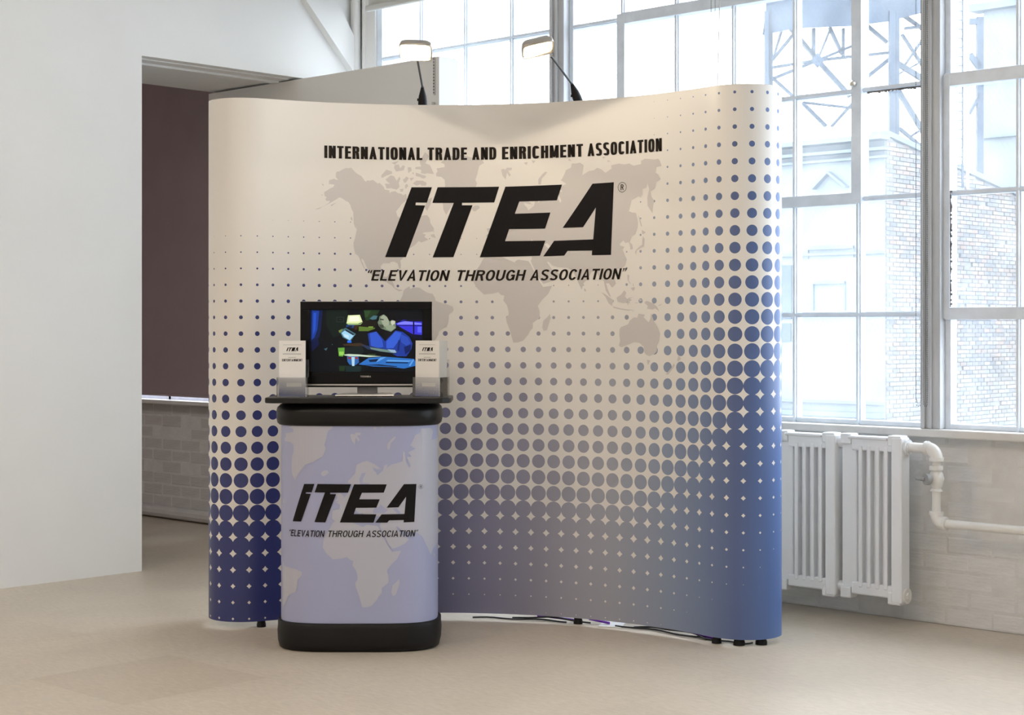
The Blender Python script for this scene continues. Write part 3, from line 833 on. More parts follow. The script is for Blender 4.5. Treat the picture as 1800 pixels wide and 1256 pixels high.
# brick building flank (plane x = OX, receding), every brick real geometry, too small to pick apart
bb = empty('building', (OX, OY + 4, -6), label='old brick building flank seen through the right-hand windows', cat='building')
YE = 31.0
topz = lambda y: 4.42 - (y - OY) * .155
b = MB()
b.add([(OX - .02, OY + .02, -1.6), (OX - .02, YE, -1.6), (OX - .02, YE, topz(YE)), (OX - .02, OY + .02, topz(OY)),
       (OX - 3, OY + .02, -1.6), (OX - 3, YE, -1.6), (OX - 3, YE, topz(YE)), (OX - 3, OY + .02, topz(OY))],
      [(0, 1, 2, 3), (7, 6, 5, 4), (0, 4, 5, 1), (3, 2, 6, 7), (1, 5, 6, 2), (4, 0, 3, 7)])
b.box(OX - 3, OX - .02, OY + .02, YE, -6, -1.6)
b.build('wall', M_mort2, bb, world=True)
random.seed(21)
b = MB(); cols_ = []
z = -1.5; k = 0
pal = [(.40, .33, .32), (.47, .34, .31), (.30, .31, .35), (.36, .37, .42), (.52, .42, .38), (.27, .27, .31), (.58, .38, .30), (.55, .53, .53)]
while z < 4.4:
    y = OY + .03 - (.11 if k % 2 else 0)
    while y < YE:
        if z + .06 < topz(y) and random.random() > .015:
            ya = max(y, OY + .03)
            p = .014 + random.uniform(-.004, .006)
            b.add([(OX - .02, ya, z), (OX - .02, y + .20, z), (OX - .02, y + .20, z + .058), (OX - .02, ya, z + .058),
                   (OX + p, ya, z), (OX + p, y + .20, z), (OX + p, y + .20, z + .058), (OX + p, ya, z + .058)],
                  [(4, 5, 6, 7), (0, 1, 5, 4), (1, 2, 6, 5), (2, 3, 7, 6), (3, 0, 4, 7)])
            c = random.choice(pal); f_ = random.uniform(.85, 1.15)
            fade = min(1, max(0, (z + 1.0) / 2.2))        # lower courses blend towards a paler grey
            k_ = .25 + .45 * fade
            c = tuple(.52 * (1 - k_) + q_ * k_ for q_ in c)
            cols_ += [(c[0] * f_ * .34, c[1] * f_ * .34, c[2] * f_ * .34, 1)] * 5
        y += .215
    z += .073; k += 1
ob = b.build('brickwork', M_obrick, bb, world=True, kind='stuff')
def setcol(o, cols, dom='FACE'):
    me = o.data
    a = me.color_attributes.new('Col', 'FLOAT_COLOR', 'CORNER')
    buf = []
    for p in me.polygons: buf += list(cols[p.index]) * p.loop_total
    a.data.foreach_set('color', buf)
setcol(ob, cols_)
g = MB(); g.bar((OX - .1, OY, topz(OY) + .05), (OX - .1, YE, topz(YE) + .05), .32, .09)
g.build('coping', M_facade2, bb, world=True)

# pale building behind, right
pb = empty('building', (-20, 36, -6), label='plain pale building far behind, top right, beyond the steel gantry', cat='building')
A = onY(1729, 335, 36); B = onY(1705, 28, 36)
MB().box(A.x, A.x + 8, 36, 42, -6, B.z + .1).build('wall', M_facade, pb, world=True)
MB().box(A.x - .25, A.x + 8, 35.75, 36.2, B.z + .05, B.z + .22).build('roof_edge', M_facade2, pb, world=True)
MB().box(A.x, A.x + 8, 35.9, 36, 5.75, 5.80).build('ledge', M_facade2, pb, world=True)

# steel gantry (elevated structure)
GD = 30.0
ga = empty('steel_gantry', (P(1450, 700, GD).x, P(1450, 700, GD).y, -6), label='blue-grey trussed steel gantry above the rooftops outside', cat='steel structure')
def gp(x, y, d=GD): return P(x, y, d)
PXM = GD / F
nv = c2w(0, 1); NV = Vector((nv[0], nv[1], 0))
def member(name, x0, y0, x1, y1, w, d=GD, thick=.12):
    a, b_ = gp(x0, y0, d), gp(x1, y1, d)
    MB().bar(a, b_, w * d / F, thick, up=NV).build(name, M_steelb, ga, world=True)
# deck, slanting members and posts
dk = MB()
for d0 in (0, 1.6):
    q = [gp(1340, 62, GD + d0), gp(1400, 50, GD + d0), gp(1500, 46, GD + d0), gp(1562, 38, GD + d0), gp(1640, 18, GD + d0), gp(1640, -60, GD + d0), gp(1346, -60, GD + d0), gp(1346, 20, GD + d0)]
    dk.add(q, [tuple(range(8)) if d0 else tuple(range(8))[::-1]])
dk.add([], []); n0 = 0
dk.f += [(i, (i + 1) % 8, 8 + (i + 1) % 8, 8 + i) for i in range(8)]; dk.m += [0] * 8
dk.build('deck', M_steelb, ga, world=True)
post = [(1350, 20, 1350, 700, 13), (1354, 20, 1354, 200, 8), (1500, 60, 1500, 215, 5), (1568, 20, 1568, 330, 11), (1577, 20, 1577, 250, 6), (1722, 30, 1722, 560, 11)]
for x0, y0, x1, y1, w in post: member('post', x0, y0, x1, y1, w)
beams = [(1343, 121, 1437, 106, 4), (1437, 106, 1568, 92, 4), (1343, 145, 1437, 106, 5), (1437, 106, 1505, 78, 4), (1437, 106, 1356, 12, 5), (1437, 106, 1400, 60, 6), (1437, 106, 1495, 170, 7), (1437, 106, 1460, 50, 3),
         (1430, 50, 1430, 100, 6), (1458, 48, 1480, 95, 5), (1482, 50, 1482, 100, 4), (1358, 105, 1395, 60, 6), (1358, 165, 1375, 48, 0.1), (1360, 100, 1375, 50, 4), (1356, 135, 1395, 170, 4),
         (1500, 155, 1568, 100, 7), (1512, 35, 1560, 75, 5), (1578, 20, 1635, 60, 5), (1590, 115, 1635, 50, 4), (1585, 60, 1630, 128, 4), (1575, 110, 1640, 150, 9), (1580, 130, 1635, 100, 3), (1590, 50, 1635, 45, 4),
         (1410, 180, 1452, 222, 5), (1462, 222, 1500, 180, 5), (1578, 158, 1640, 260, 8), (1600, 240, 1640, 215, 4), (1580, 225, 1640, 275, 5), (1412, 180, 1500, 190, 3)]
for x0, y0, x1, y1, w in beams:
    if w > 1: member('brace', x0, y0, x1, y1, w, GD + .3)
MB().add([gp(1437, 92, GD - .1), gp(1450, 106, GD - .1), gp(1437, 120, GD - .1), gp(1424, 106, GD - .1), gp(1437, 92, GD + .1), gp(1450, 106, GD + .1), gp(1437, 120, GD + .1), gp(1424, 106, GD + .1)],
         [(0, 1, 2, 3), (7, 6, 5, 4), (0, 4, 5, 1), (1, 5, 6, 2), (2, 6, 7, 3), (3, 7, 4, 0)]).build('gusset_plate', M_steelb, ga, world=True)
member('bracket', 1704, 38, 1728, 38, 10); member('bracket', 1704, 95, 1722, 120, 9); member('bracket', 1704, 200, 1722, 165, 5)
# ladder and white downpipe
ld = empty('ladder', tuple(gp(1682, 330, 27)), label='thin steel ladder climbing beside the white downpipe outside', cat='ladder')
for x in (1676, 1692): MB().bar(gp(x, -40, 27), gp(x, 330, 27), .03, .03, up=NV).build('rail', M_steelb, ld, world=True)
for k in range(22): MB().bar(gp(1676, -30 + k * 16, 27), gp(1692, -28 + k * 16, 27), .015, .015, up=NV).build('rung', M_steelb, ld, world=True)
tag(MB().tube([gp(1701, -60, 26.5), gp(1701, 330, 26.5)], .028, 10).build('downpipe', M_facade, smooth=True), 'white vertical downpipe outside, right of the ladder', 'pipe')
# ------------------------------------------------------------------ BANNER WALL
PR = (-0.05767, 7.21997, -0.18995, 0.15668, 1.40586, 2.11389)
def banner_curve(n=700, ang=165):
    cx, cy, th, Re, Rm, Lm = PR
    Le = Re * math.radians(ang)
    s = np.linspace(-(Lm / 2 + Le), Lm / 2 + Le, 2 * n + 1)
    m = 1 / (1 + np.exp(-(Lm / 2 - abs(s)) / (.12 / 4)))
    k = -m / Rm + (1 - m) / Re
    ds = s[1] - s[0]
    ths = th + np.concatenate([[0], np.cumsum((k[1:] + k[:-1]) / 2 * ds)]); ths -= ths[n] - th
    X = np.concatenate([[0], np.cumsum(np.cos((ths[1:] + ths[:-1]) / 2) * ds)])
    Y = np.concatenate([[0], np.cumsum(np.sin((ths[1:] + ths[:-1]) / 2) * ds)])
    return s, X + cx - X[n], Y + cy - Y[n], ths
bS, bX, bY, bT = banner_curve()
def bsurf(s, z, off=0.0):
    """point on the banner face, off > 0 is towards the viewer"""
    x = float(np.interp(s, bS, bX)); y = float(np.interp(s, bS, bY)); t = float(np.interp(s, bS, bT))
    x += math.sin(t) * off; y -= math.cos(t) * off
    X, Y = c2w(x, y)
    return Vector((X, Y, z))
bPx = 900 + F * bX / bY
i0, i1 = int(np.argmin(bPx[:700])), int(700 + np.argmax(bPx[700:]))
def px2s(px): return float(np.interp(px, bPx[i0:i1 + 1], bS[i0:i1 + 1]))
def px2sz(px, py):
    s = px2s(px); yc = float(np.interp(s, bS, bY))
    return (s, CH + (HOR - py) * yc / F)
ZB, ZT = .030, 2.258
STEP = PITCH / 4
nk = int((bS[-1] - S0) / STEP); nj = int((S0 - bS[0]) / STEP)
KN = [S0 + STEP * k for k in range(-nj, nk + 1)]
def facet(s, z, off):
    """same as bsurf but on the chord between two knots, so prints lie flat on the faceted panels"""
    j = min(max(int(math.floor((s - KN[0]) / STEP + 1e-6)), 0), len(KN) - 2)
    f = (s - KN[j]) / STEP
    return bsurf(KN[j], z, off).lerp(bsurf(KN[j + 1], z, off), f)
# dot radius table (fraction of pitch), rows 0..33 at several positions along the banner
TAB = {
 -1.40: {0: 0, 8: 0, 9: .035, 10: .05, 11: .07, 12: .09, 13: .11, 15: .165, 17: .225, 19: .285, 21: .37, 23: .445, 25: .49, 26: .525, 28: .565, 30: .61, 32: .655, 33: .675},
 -1.14: {0: 0, 7: 0, 8: .04, 9: .045, 10: .056, 11: .08, 12: .10, 13: .115, 14: .14, 15: .165, 16: .195, 17: .23, 18: .26, 19: .295, 20: .34, 21: .375, 22: .415, 23: .45, 24: .475, 25: .50, 26: .53, 27: .553, 29: .595, 31: .64, 33: .68},
 -.72: {0: 0, 6: 0, 7: .035, 8: .04, 9: .065, 10: .085, 11: .105, 12: .125, 13: .15, 15: .2, 17: .25, 19: .31, 21: .385, 23: .45, 25: .505, 26: .535, 28: .58, 30: .64, 31: .67, 32: .71, 34: .72},
 -.30: {0: 0, 7: 0, 8: .03, 9: .035, 10: .045, 11: .07, 12: .10, 13: .13, 15: .185, 17: .245, 19: .32, 21: .395, 23: .455, 24: .485, 25: .52, 26: .55, 28: .595, 30: .65, 31: .68, 32: .71, 34: .72},
 -.03: {0: 0, 7: 0, 8: .025, 9: .03, 10: .035, 11: .06, 12: .085, 13: .11, 14: .145, 15: .18, 16: .21, 17: .25, 18: .29, 19: .33, 20: .37, 21: .40, 22: .43, 23: .46, 24: .49, 25: .525, 26: .568, 27: .59, 28: .615, 29: .64, 30: .662, 31: .69, 32: .71, 34: .72},
 .45: {0: 0, 10: 0, 11: .03, 12: .06, 13: .09, 14: .12, 15: .153, 16: .185, 17: .227, 18: .27, 19: .32, 20: .35, 21: .386, 22: .41, 23: .435, 24: .466, 25: .5, 26: .545, 27: .572, 28: .595, 29: .618, 30: .64, 31: .66, 32: .69, 33: .71},
 .62: {0: 0, 2: 0, 3: .025, 7: .035, 9: .06, 11: .09, 12: .13, 14: .185, 16: .23, 18: .29, 20: .355, 22: .41, 24: .47, 25: .5, 26: .54, 28: .59, 30: .63, 32: .68, 33: .70},
 .80: {0: .03, 1: .035, 2: .045, 3: .055, 5: .077, 6: .1, 8: .125, 10: .17, 11: .195, 12: .21, 13: .235, 14: .26, 15: .285, 16: .31, 17: .335, 18: .37, 20: .41, 22: .46, 23: .485, 24: .51, 25: .54, 27: .58, 29: .625, 31: .675, 32: .71},
 .94: {0: .045, 1: .06, 2: .075, 3: .09, 4: .11, 5: .135, 6: .155, 7: .18, 8: .2, 9: .22, 10: .25, 11: .27, 12: .29, 14: .335, 16: .385, 18: .42, 20: .46, 21: .48, 22: .505, 24: .56, 26: .605, 28: .64, 30: .69, 31: .71},
 1.145: {0: .085, 1: .108, 2: .13, 3: .16, 4: .18, 5: .21, 6: .245, 7: .275, 8: .31, 9: .335, 10: .355, 11: .38, 13: .41, 14: .43, 15: .445, 16: .465, 17: .485, 18: .493, 19: .505, 20: .555, 21: .575, 22: .59, 24: .61, 26: .64, 28: .67, 29: .70, 30: .71},
 1.284: {0: .1, 1: .135, 2: .16, 3: .19, 4: .22, 5: .26, 6: .285, 7: .31, 8: .34, 9: .37, 10: .4, 11: .42, 12: .44, 14: .48, 15: .493, 16: .51, 17: .545, 18: .56, 20: .58, 22: .605, 24: .64, 26: .665, 27: .685, 28: .71},
 1.40: {0: .085, 2: .15, 4: .21, 6: .28, 8: .33, 10: .39, 12: .44, 14: .485, 15: .5, 17: .55, 20: .6, 22: .63, 24: .66, 26: .69, 27: .71},
}
RR = np.arange(0, 34, .5)
ks = sorted(TAB)
tabm = np.array([[np.interp(r, sorted(TAB[k]), [TAB[k][q] for q in sorted(TAB[k])]) for r in RR] for k in ks])
def tone(s, z):
    r = (2.226 - z) / PITCH
    col = [np.interp(r, RR, tabm[i]) for i in range(len(ks))]
    return float(np.interp(s, ks, col))
bw = empty('banner_wall', tuple(bsurf(0, 0)), label='curved pop-up banner wall with blue halftone dots, world map and association logo', cat='banner')
NZ = 130
zs = [ZB + (ZT - ZB) * i / NZ for i in range(NZ + 1)]
def panel(ka, kb):
    ss = KN[ka:kb + 1]
    V = []; Fc = []; uvs = []; tn = []
    n = len(ss)
    for z in zs:
        for s in ss:
            V.append(bsurf(s, z, 0)); uvs.append((s, z)); tn.append(tone(s, z))
    for j in range(NZ):
        for i in range(n - 1):
            a = j * n + i; Fc.append((a, a + 1, a + n + 1, a + n))
    nf = len(Fc)
    # back skin and rim, 2 mm thick
    base = len(V)
    for z in (ZB, ZT):
        for s in ss: V.append(bsurf(s, z, -.002)); uvs.append((s, z)); tn.append(0)
    for i in range(n - 1):
        Fc.append((base + i + 1, base + i, base + n + i, base + n + i + 1))
        Fc.append((i + 1, i, base + i, base + i + 1))
        t = NZ * n
        Fc.append((t + i, t + i + 1, base + n + i + 1, base + n + i))
    m = MB(); m.add(V, Fc); m.m = [0] * nf + [1] * (len(Fc) - nf)
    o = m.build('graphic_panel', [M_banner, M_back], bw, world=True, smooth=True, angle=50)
    me = o.data
    ul = me.uv_layers.new(name='print')
    vi = np.zeros(len(me.loops), dtype=np.int32); me.loops.foreach_get('vertex_index', vi)
    ul.data.foreach_set('uv', np.array(uvs)[vi].ravel())
    at = me.attributes.new('tone', 'FLOAT', 'POINT'); at.data.foreach_set('value', tn)
    return o
cuts = [0] + [min(range(len(KN)), key=lambda i: abs(KN[i] - c)) for c in (-1.04, -.35, .35, 1.04)] + [len(KN) - 1]
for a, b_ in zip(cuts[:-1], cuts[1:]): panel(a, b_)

sheet_mesh([[px2sz(*p) for p in q] for q in LAND], KN, facet, .0005, 'world_map_print', M_map, bw, label='mushroom-grey world map printed behind the logo')
sheet_mesh([[px2sz(*p) for p in q] for q in WATER], KN, facet, .0011, 'inland_sea_print', simple('banner_cream_print', CREAM, .4), bw)
sheet_mesh([[px2sz(*p) for p in q] for q in LOGO], KN, facet, .0014, 'logo_lettering', M_ink, bw, label='large black slanted ITEA logo')
def line_text(words, surf_px, knots, surf, off, name, mat, parent, **g):
    polys = []
    for txt, xa, xb, zbase, h in words:
        tot, pl = word(txt, **g)
        ex = g.get('shear', 0)
        polys += place(pl, xa, xb - ex * (xb - xa) / (tot + ex), zbase, h, tot)
    return sheet_mesh(polys, knots, surf, off, name, mat, parent)
hz = []
for txt, xa, xb in (('INTERNATIONAL', 570, 742.5), ('TRADE', 751.5, 821), ('AND', 830, 872.5), ('ENRICHMENT', 882.5, 1025), ('ASSOCIATION', 1033, 1163.5)):
    hz.append((txt, px2s(xa), px2s(xb), 2.0165, .0545))
line_text(hz, None, KN, facet, .0012, 'headline_lettering', M_inkb, bw, W=.50, t=.215, th=.16, gap=.095, sq=.62)
hz = []
for txt, xa, xb in (('"ELEVATION', 642.5, 791.5), ('THROUGH', 800, 925.5), ('ASSOCIATIONq', 931, 1102.5)):
    hz.append((txt, px2s(xa), px2s(xb), 1.4865, .0465))
line_text(hz, None, KN, facet, .0012, 'slogan_lettering', M_inkb, bw, W=.72, t=.20, th=.16, gap=.11, sq=.9, shear=.23)
def reg_mark(cx, cz, r):
    ring = strip([(cx + r * math.cos(a * math.pi / 16), cz + r * math.sin(a * math.pi / 16)) for a in range(32)], r * .1, True)
    w_, g_ = glyph('R', .62, .17, .15, .8)
    return ring + [[(cx - .36 * r + q_[0] * r * 1.15, cz - .58 * r + q_[1] * r * 1.16) for q_ in p] for p in g_]
cz = px2sz(1094, 329)
sheet_mesh(reg_mark(cz[0], cz[1], .0205), KN, facet, .0012, 'registered_mark', M_inkb, bw)

# aluminium frame behind: hubs and scissor tubes, levelling feet
def fpt(i, j, layer):
    s = -1.04 + i * (2.08 / 3)
    z = .05 + j * (2.16 / 3)
    return bsurf(s, z, -.035 if layer == 0 else -.27)
for i in range(4):
    for j in range(4):
        for layer in (0, 1):
            p = fpt(i, j, layer)
            MB().tube([p - Vector((0, 0, .014)), p + Vector((0, 0, .014))], .026, 14).build('hub', M_blackp, bw, world=True, smooth=True)
for i in range(4):
    for j in range(3):
        a, b2, c, d = fpt(i, j, 0), fpt(i, j + 1, 1), fpt(i, j, 1), fpt(i, j + 1, 0)
        MB().tube([a, b2], .006, 8).build('frame_tube', M_frame, bw, world=True, smooth=True)
        MB().tube([c, d], .006, 8).build('frame_tube', M_frame, bw, world=True, smooth=True)
for i in range(3):
    for j in range(4):
        for la in (0, 1):
            col = M_purple if j == 0 else M_frame
            MB().tube([fpt(i, j, la), fpt(i + 1, j, 1 - la)], .006, 8).build('frame_tube', col, bw, world=True, smooth=True, label='purple tube' if j == 0 else None)
for i in range(4):
    for la in (0, 1):
        p = fpt(i, 0, la)
        MB().tube([(p.x, p.y, 0), (p.x, p.y, .012), (p.x, p.y, .040)], [.020, .020, .013], 14).build('foot', M_blackp, bw, world=True, smooth=True)
for s in (1.16, 1.30):
    p = bsurf(s, 0, -.05)
    MB().tube([(p.x, p.y, 0), (p.x, p.y, .012), (p.x, p.y, .034)], [.024, .024, .016], 14).build('foot', M_blackp, bw, world=True, smooth=True)
# bright purple stays close behind the lower edge
for (xa_, ya_, xb_, yb_) in ((938, 1080, 1000, 1089), (1026, 1090, 1060, 1098), (1200, 1106, 1240, 1117)):
    sa, sb = px2s(xa_), px2s(xb_)
    A = bsurf(sa, 0, -.06); B = bsurf(sb, 0, -.06)
    A.z = .020; B.z = .010
    MB().tube([A, B], .0055, 8).build('stay', M_purple, bw, world=True, smooth=True, label='bright purple stay tube')

# cables lying under and behind the banner
CABL = ['thin black cable furthest left, just right of the counter base', 'black cable beside the middle purple tube under the banner', 'long black cable running to the right-hand black foot', 'shorter black cable sagging beside the right purple tube', 'black cable looping between the feet at the right end of the banner']
random.seed(3)
for k, (sa, sb) in enumerate(((-.12, .30), (.05, .40), (.52, 1.02), (.60, .98), (.9, 1.25))):
    pts = []
    for i in range(15):
        s = sa + (sb - sa) * i / 14
        p = bsurf(s, 0, -.03 - .014 * math.sin(i * .8 + k * 2) - .008 * k)
        p.z = .006 + (.012 * math.sin(math.pi * i / 14) if k % 2 else 0)
        pts.append(p)
    tag(MB().tube(pts, .0038, 7).build('power_cable', M_cable, smooth=True), CABL[k], 'cable', 'black cables under the banner wall')
p0 = bsurf(px2s(1060), 0, -.10)
tag(MB().box(-.05, .05, -.09, .09, .001, .004, M=Matrix.Translation(p0) @ Matrix.Rotation(.5, 4, 'Z')).build('paper_sheet', M_paper), 'white sheet of paper on the floor behind the banner edge', 'paper')

# ------------------------------------------------------------------ exhibition arm lamps
def arm_lamp(pxb, head_px, head_py, elbow, nrm, hn, label, yc=6.62):
    s = px2s(pxb)
    base = bsurf(s, ZT, -.032)
    root = empty('arm_lamp', tuple(base), label=label, cat='lamp', group='arm lamps clipped to the banner top')
    tip = P(elbow[0], elbow[1], yc + .04)
    d = (tip - base).normalized()
    rtv = Vector((c2w(1, 0)[0], c2w(1, 0)[1], 0))
    cd = (Vector((0, 0, 1)) + d * .42).normalized()
    if abs(nrm[0]) < .3: cd = (cd + Vector((c2w(-1, 0)[0], c2w(-1, 0)[1], 0)) * .30).normalized()
    b2 = base + cd * .088
    MB().tube([base + Vector((0, 0, -.06)), base, base + cd * .022, base + cd * .045, base + cd * .065, base + cd * .080, b2], [.0195, .0205, .0200, .0170, .0115, .0075, .005], 18).build('clamp', M_blackp, root, world=True, smooth=True)
    MB().tube([b2 - cd * .004, tip], .0045, 10).build('arm', M_blackp, root, world=True, smooth=True)
    sm = base + cd * .028
    MB().tube([sm + rtv * -.024, sm], .006, 8).build('knob', M_blackp, root, world=True, smooth=True)
    hc = P(head_px, head_py, yc)
    fwd = Vector((nv[0], nv[1], 0)); rt = Vector((c2w(1, 0)[0], c2w(1, 0)[1], 0)); up = Vector((0, 0, 1))
    # the opening's plane is the cut-off plane of its light on the banner
    nw = (rt * nrm[0] + fwd * nrm[1] + up * nrm[2]).normalized()
    hw_ = (rt * hn[0] + fwd * hn[1] + up * hn[2]).normalized()
    zl = -hw_; xl = (rt - zl * rt.dot(zl)).normalized(); yl = zl.cross(xl)
    M4 = Matrix.Translation(hc) @ Matrix((xl, yl, zl)).transposed().to_4x4()
    w, dd, h = .066, .046, .040
    prof = []
    for zz, kx, ky in ((-.012, 1.0, 1.0), (.0, 1.0, 1.0), (.014, .96, .94), (.026, .82, .74), (.031, .5, .4)):
        ring = []
        for q in range(24):
            a = 2 * math.pi * q / 24
            c_, s_ = math.cos(a), math.sin(a)
            ring.append(M4 @ Vector((w * kx * math.copysign(abs(c_) ** .35, c_), dd * ky * math.copysign(abs(s_) ** .35, s_), zz)))
        prof.append(ring)
    hd = MB(); hd.loft(prof, cap=False); hd.add(prof[-1], [tuple(range(24))])
    ho = hd.build('lamp_head', M_lamph, root, world=True, smooth=True)
    so = ho.modifiers.new('solid', 'SOLIDIFY'); so.thickness = .003; so.offset = -1
    rf = []
    for zz, k_ in ((-.004, .93), (.010, .86), (.018, .6)):
        rf.append([M4 @ Vector((w * k_ * math.copysign(abs(math.cos(2 * math.pi * q / 24)) ** .4, math.cos(2 * math.pi * q / 24)), dd * k_ * math.copysign(abs(math.sin(2 * math.pi * q / 24)) ** .4, math.sin(2 * math.pi * q / 24)), zz)) for q in range(24)])
    rm = MB(); rm.loft(rf, cap=False); rm.add(rf[-1], [tuple(range(24))]); rm.build('reflector', M_refl, ho, world=True, smooth=True)
    MB().tube([M4 @ Vector((-.042, 0, .002)), M4 @ Vector((.042, 0, .002))], .009, 12).build('halogen_bulb', M_bulb, ho, world=True, smooth=True)
    # the bulb's light, cut off by the head
    L = bpy.data.lights.new('halogen_light', 'SPOT'); L.energy = 10; L.color = (1.0, .86, .68); L.spot_size = math.radians(177); L.spot_blend = .06; L.shadow_soft_size = .035
    lo = bpy.data.objects.new('halogen_light', L); COL.objects.link(lo)
    lo.location = M4 @ Vector((0, 0, -.020))
    lo.rotation_euler = nw.to_track_quat('-Z', 'Y').to_euler()
    return root
arm_lamp(743, 731, 89, (734, 106), (-.405, -.122, -.906), (-.06, -.60, -.80), 'left arm lamp, glowing halogen head facing forward on a straight black arm')
arm_lamp(1012, 945, 84, (968, 98), (.134, -.347, -.928), (.26, -.42, -.87), 'right arm lamp, tilted halogen head on a black arm leaning left')

# ------------------------------------------------------------------ COUNTER (shipping case pedestal)
PC = c2w((633 - 900) / F * 6.70, 6.70)
PZ = math.atan2(SA, CA)
ct = empty('display_counter', (PC[0], PC[1], 0), PZ, label='lavender-wrapped display counter with black lid and base, carrying the television', cat='counter')
def oval(hw, hd, n=72, e=.52, k=1.0):
    r = []
    for i in range(n):
        a = 2 * math.pi * (i + .5) / n
        c, s = math.cos(a), math.sin(a)
        r.append((hw * math.copysign(abs(c) ** e, c), hd * math.copysign(abs(s) ** (e * 1.35), s)))
    return r
def ring(hw, hd, z, **k): return [Vector((x, y, z)) for x, y in oval(hw, hd, **k)]
HWp, HDp = .3155, .190
m = MB(); m.loft([ring(HWp, HDp, .09), ring(HWp, HDp, .91)])
m.build('printed_wrap', M_pedb, ct, smooth=True)
m = MB()
m.loft([ring(.306, .182, .0), ring(.322, .194, .006), ring(.328, .2, .03), ring(.330, .202, .070), ring(.328, .2, .092), ring(.328, .2, .108), ring(.323, .195, .114), ring(.3165, .191, .114), ring(.3165, .191, .10)])
m.build('base_moulding', M_blackp, ct, smooth=True, angle=60)
m = MB()
m.loft([ring(.3165, .191, .902), ring(.3165, .191, .893), ring(.322, .196, .893), ring(.330, .203, .900), ring(.334, .207, .920), ring(.334, .207, .948), ring(.330, .203, .962), ring(.318, .192, .973), ring(.300, .176, .979)])
m.build('lid_moulding', M_blackr, ct, smooth=True, angle=60)
m = MB(); m.loft([ring(.29, .168, .975), ring(.29, .168, .984)]); m.build('lid_top', M_blackr, ct)

# wrap prints, placed by pixel on the front surface
PXo = []
for (x, y) in oval(HWp, HDp, n=720):
    if y < 0: PXo.append((x, y))
PXo.sort()
pxs = np.array([900 + F * ((633 - 900) / F * 6.70 + x) / (6.70 + y) for x, y in PXo])
pSx = np.array([p[0] for p in PXo]); pSy = np.array([p[1] for p in PXo])
arcl = np.concatenate([[0], np.cumsum(np.hypot(np.diff(pSx), np.diff(pSy)))])
ja, jb = int(np.argmin(pxs)), int(np.argmax(pxs))
def ppx(px, py):
    a = float(np.interp(px, pxs[ja:jb + 1], arcl[ja:jb + 1])); y = float(np.interp(a, arcl, pSy))
    return (a, CH + (HOR - py) * (6.70 + y) / F)
Mct = mat_of(ct)
PK = [float(v) for v in np.linspace(arcl[0], arcl[-1], 64)]
def psurf(a, z, off):
    x = float(np.interp(a, arcl, pSx)); y = float(np.interp(a, arcl, pSy))
    x2 = float(np.interp(a + .002, arcl, pSx)); y2 = float(np.interp(a + .002, arcl, pSy)); x1 = float(np.interp(a - .002, arcl, pSx)); y1 = float(np.interp(a - .002, arcl, pSy))
    tx, ty = x2 - x1, y2 - y1; l = math.hypot(tx, ty) or 1
    return Mct @ Vector((x + ty / l * off, y - tx / l * off, z))
def clip_poly(poly, xlo, xhi, ylo, yhi):
    def cl(p, ax, lim, keep):
        out = []
        for i in range(len(p)):
            a, b = p[i - 1], p[i]
            ia, ib = keep(a[ax], lim), keep(b[ax], lim)
            if ia != ib:
                t = (lim - a[ax]) / (b[ax] - a[ax]); out.append((a[0] + (b[0] - a[0]) * t, a[1] + (b[1] - a[1]) * t))
            if ib: out.append(b)
        return out
    for ax, lim, kp in ((0, xlo, lambda v, l: v >= l), (0, xhi, lambda v, l: v <= l), (1, ylo, lambda v, l: v >= l), (1, yhi, lambda v, l: v <= l)):
        if len(poly) < 3: return []
        poly = cl(poly, ax, lim, kp)
    return poly
def wrapped(polys):
    out = []
    for q in polys:
        c = clip_poly([(x - PSH[0], y - PSH[1]) for x, y in q], 497.5, 772, 746, 1086)
        if len(c) >= 3: out.append([ppx(*p) for p in c])
    return out
sheet_mesh(wrapped(LAND), PK, psurf, .0012, 'wrap_map_print', M_pedm, ct, kind='stuff', label='pale grey world map printed on the lavender wrap')
sheet_mesh(wrapped(WATER), PK, psurf, .0016, 'wrap_sea_print', M_pedb, ct, kind='stuff')
sheet_mesh([[ppx(*p) for p in q] for q in LOGOP], PK, psurf, .0022, 'logo_lettering', M_ink, ct, label='black slanted ITEA logo')
hz = []
for txt, xa, xb in (('"ELEVATION', 508.5, 571), ('THROUGH', 575.5, 639.5), ('ASSOCIATIONq', 643.5, 735)):
    A = ppx(xa, 941); B = ppx(xb, 941)
    hz.append((txt, A[0], B[0], .4555, .0255))
line_text(hz, None, PK, psurf, .0022, 'slogan_lettering', M_ink, ct, W=.74, t=.165, th=.14, gap=.13, sq=.9, shear=.22)
cz = ppx(739.5, 855)
sheet_mesh(reg_mark(cz[0], cz[1], .0085), PK, psurf, .0022, 'registered_mark', M_ink, ct)

# table top board resting on the case
tb = MB()
def plan(pts, z): return [Vector((x, y, z)) for x, y in pts]
hw = .368; yf, ybk = -.230, .085
tp = [(-hw + .03, yf + .004), (-.2, yf - .006), (0, yf - .009), (.2, yf - .006), (hw - .03, yf + .004), (hw - .006, yf + .02), (hw, yf + .05), (hw, ybk - .04), (hw - .04, ybk), (-hw + .04, ybk), (-hw, ybk - .04), (-hw, yf + .05), (-hw + .006, yf + .02)]
off = .0
tt = empty('counter_top_board', tuple(Mct @ Vector((.008, 0, .984))), PZ, label='thin black laminate board lying on the counter lid', cat='table top')
tb.loft([plan(tp, .0), plan(tp, .021)])
tb.build('board', M_table, tt, bevel=.004)
ZTOP = 1.005

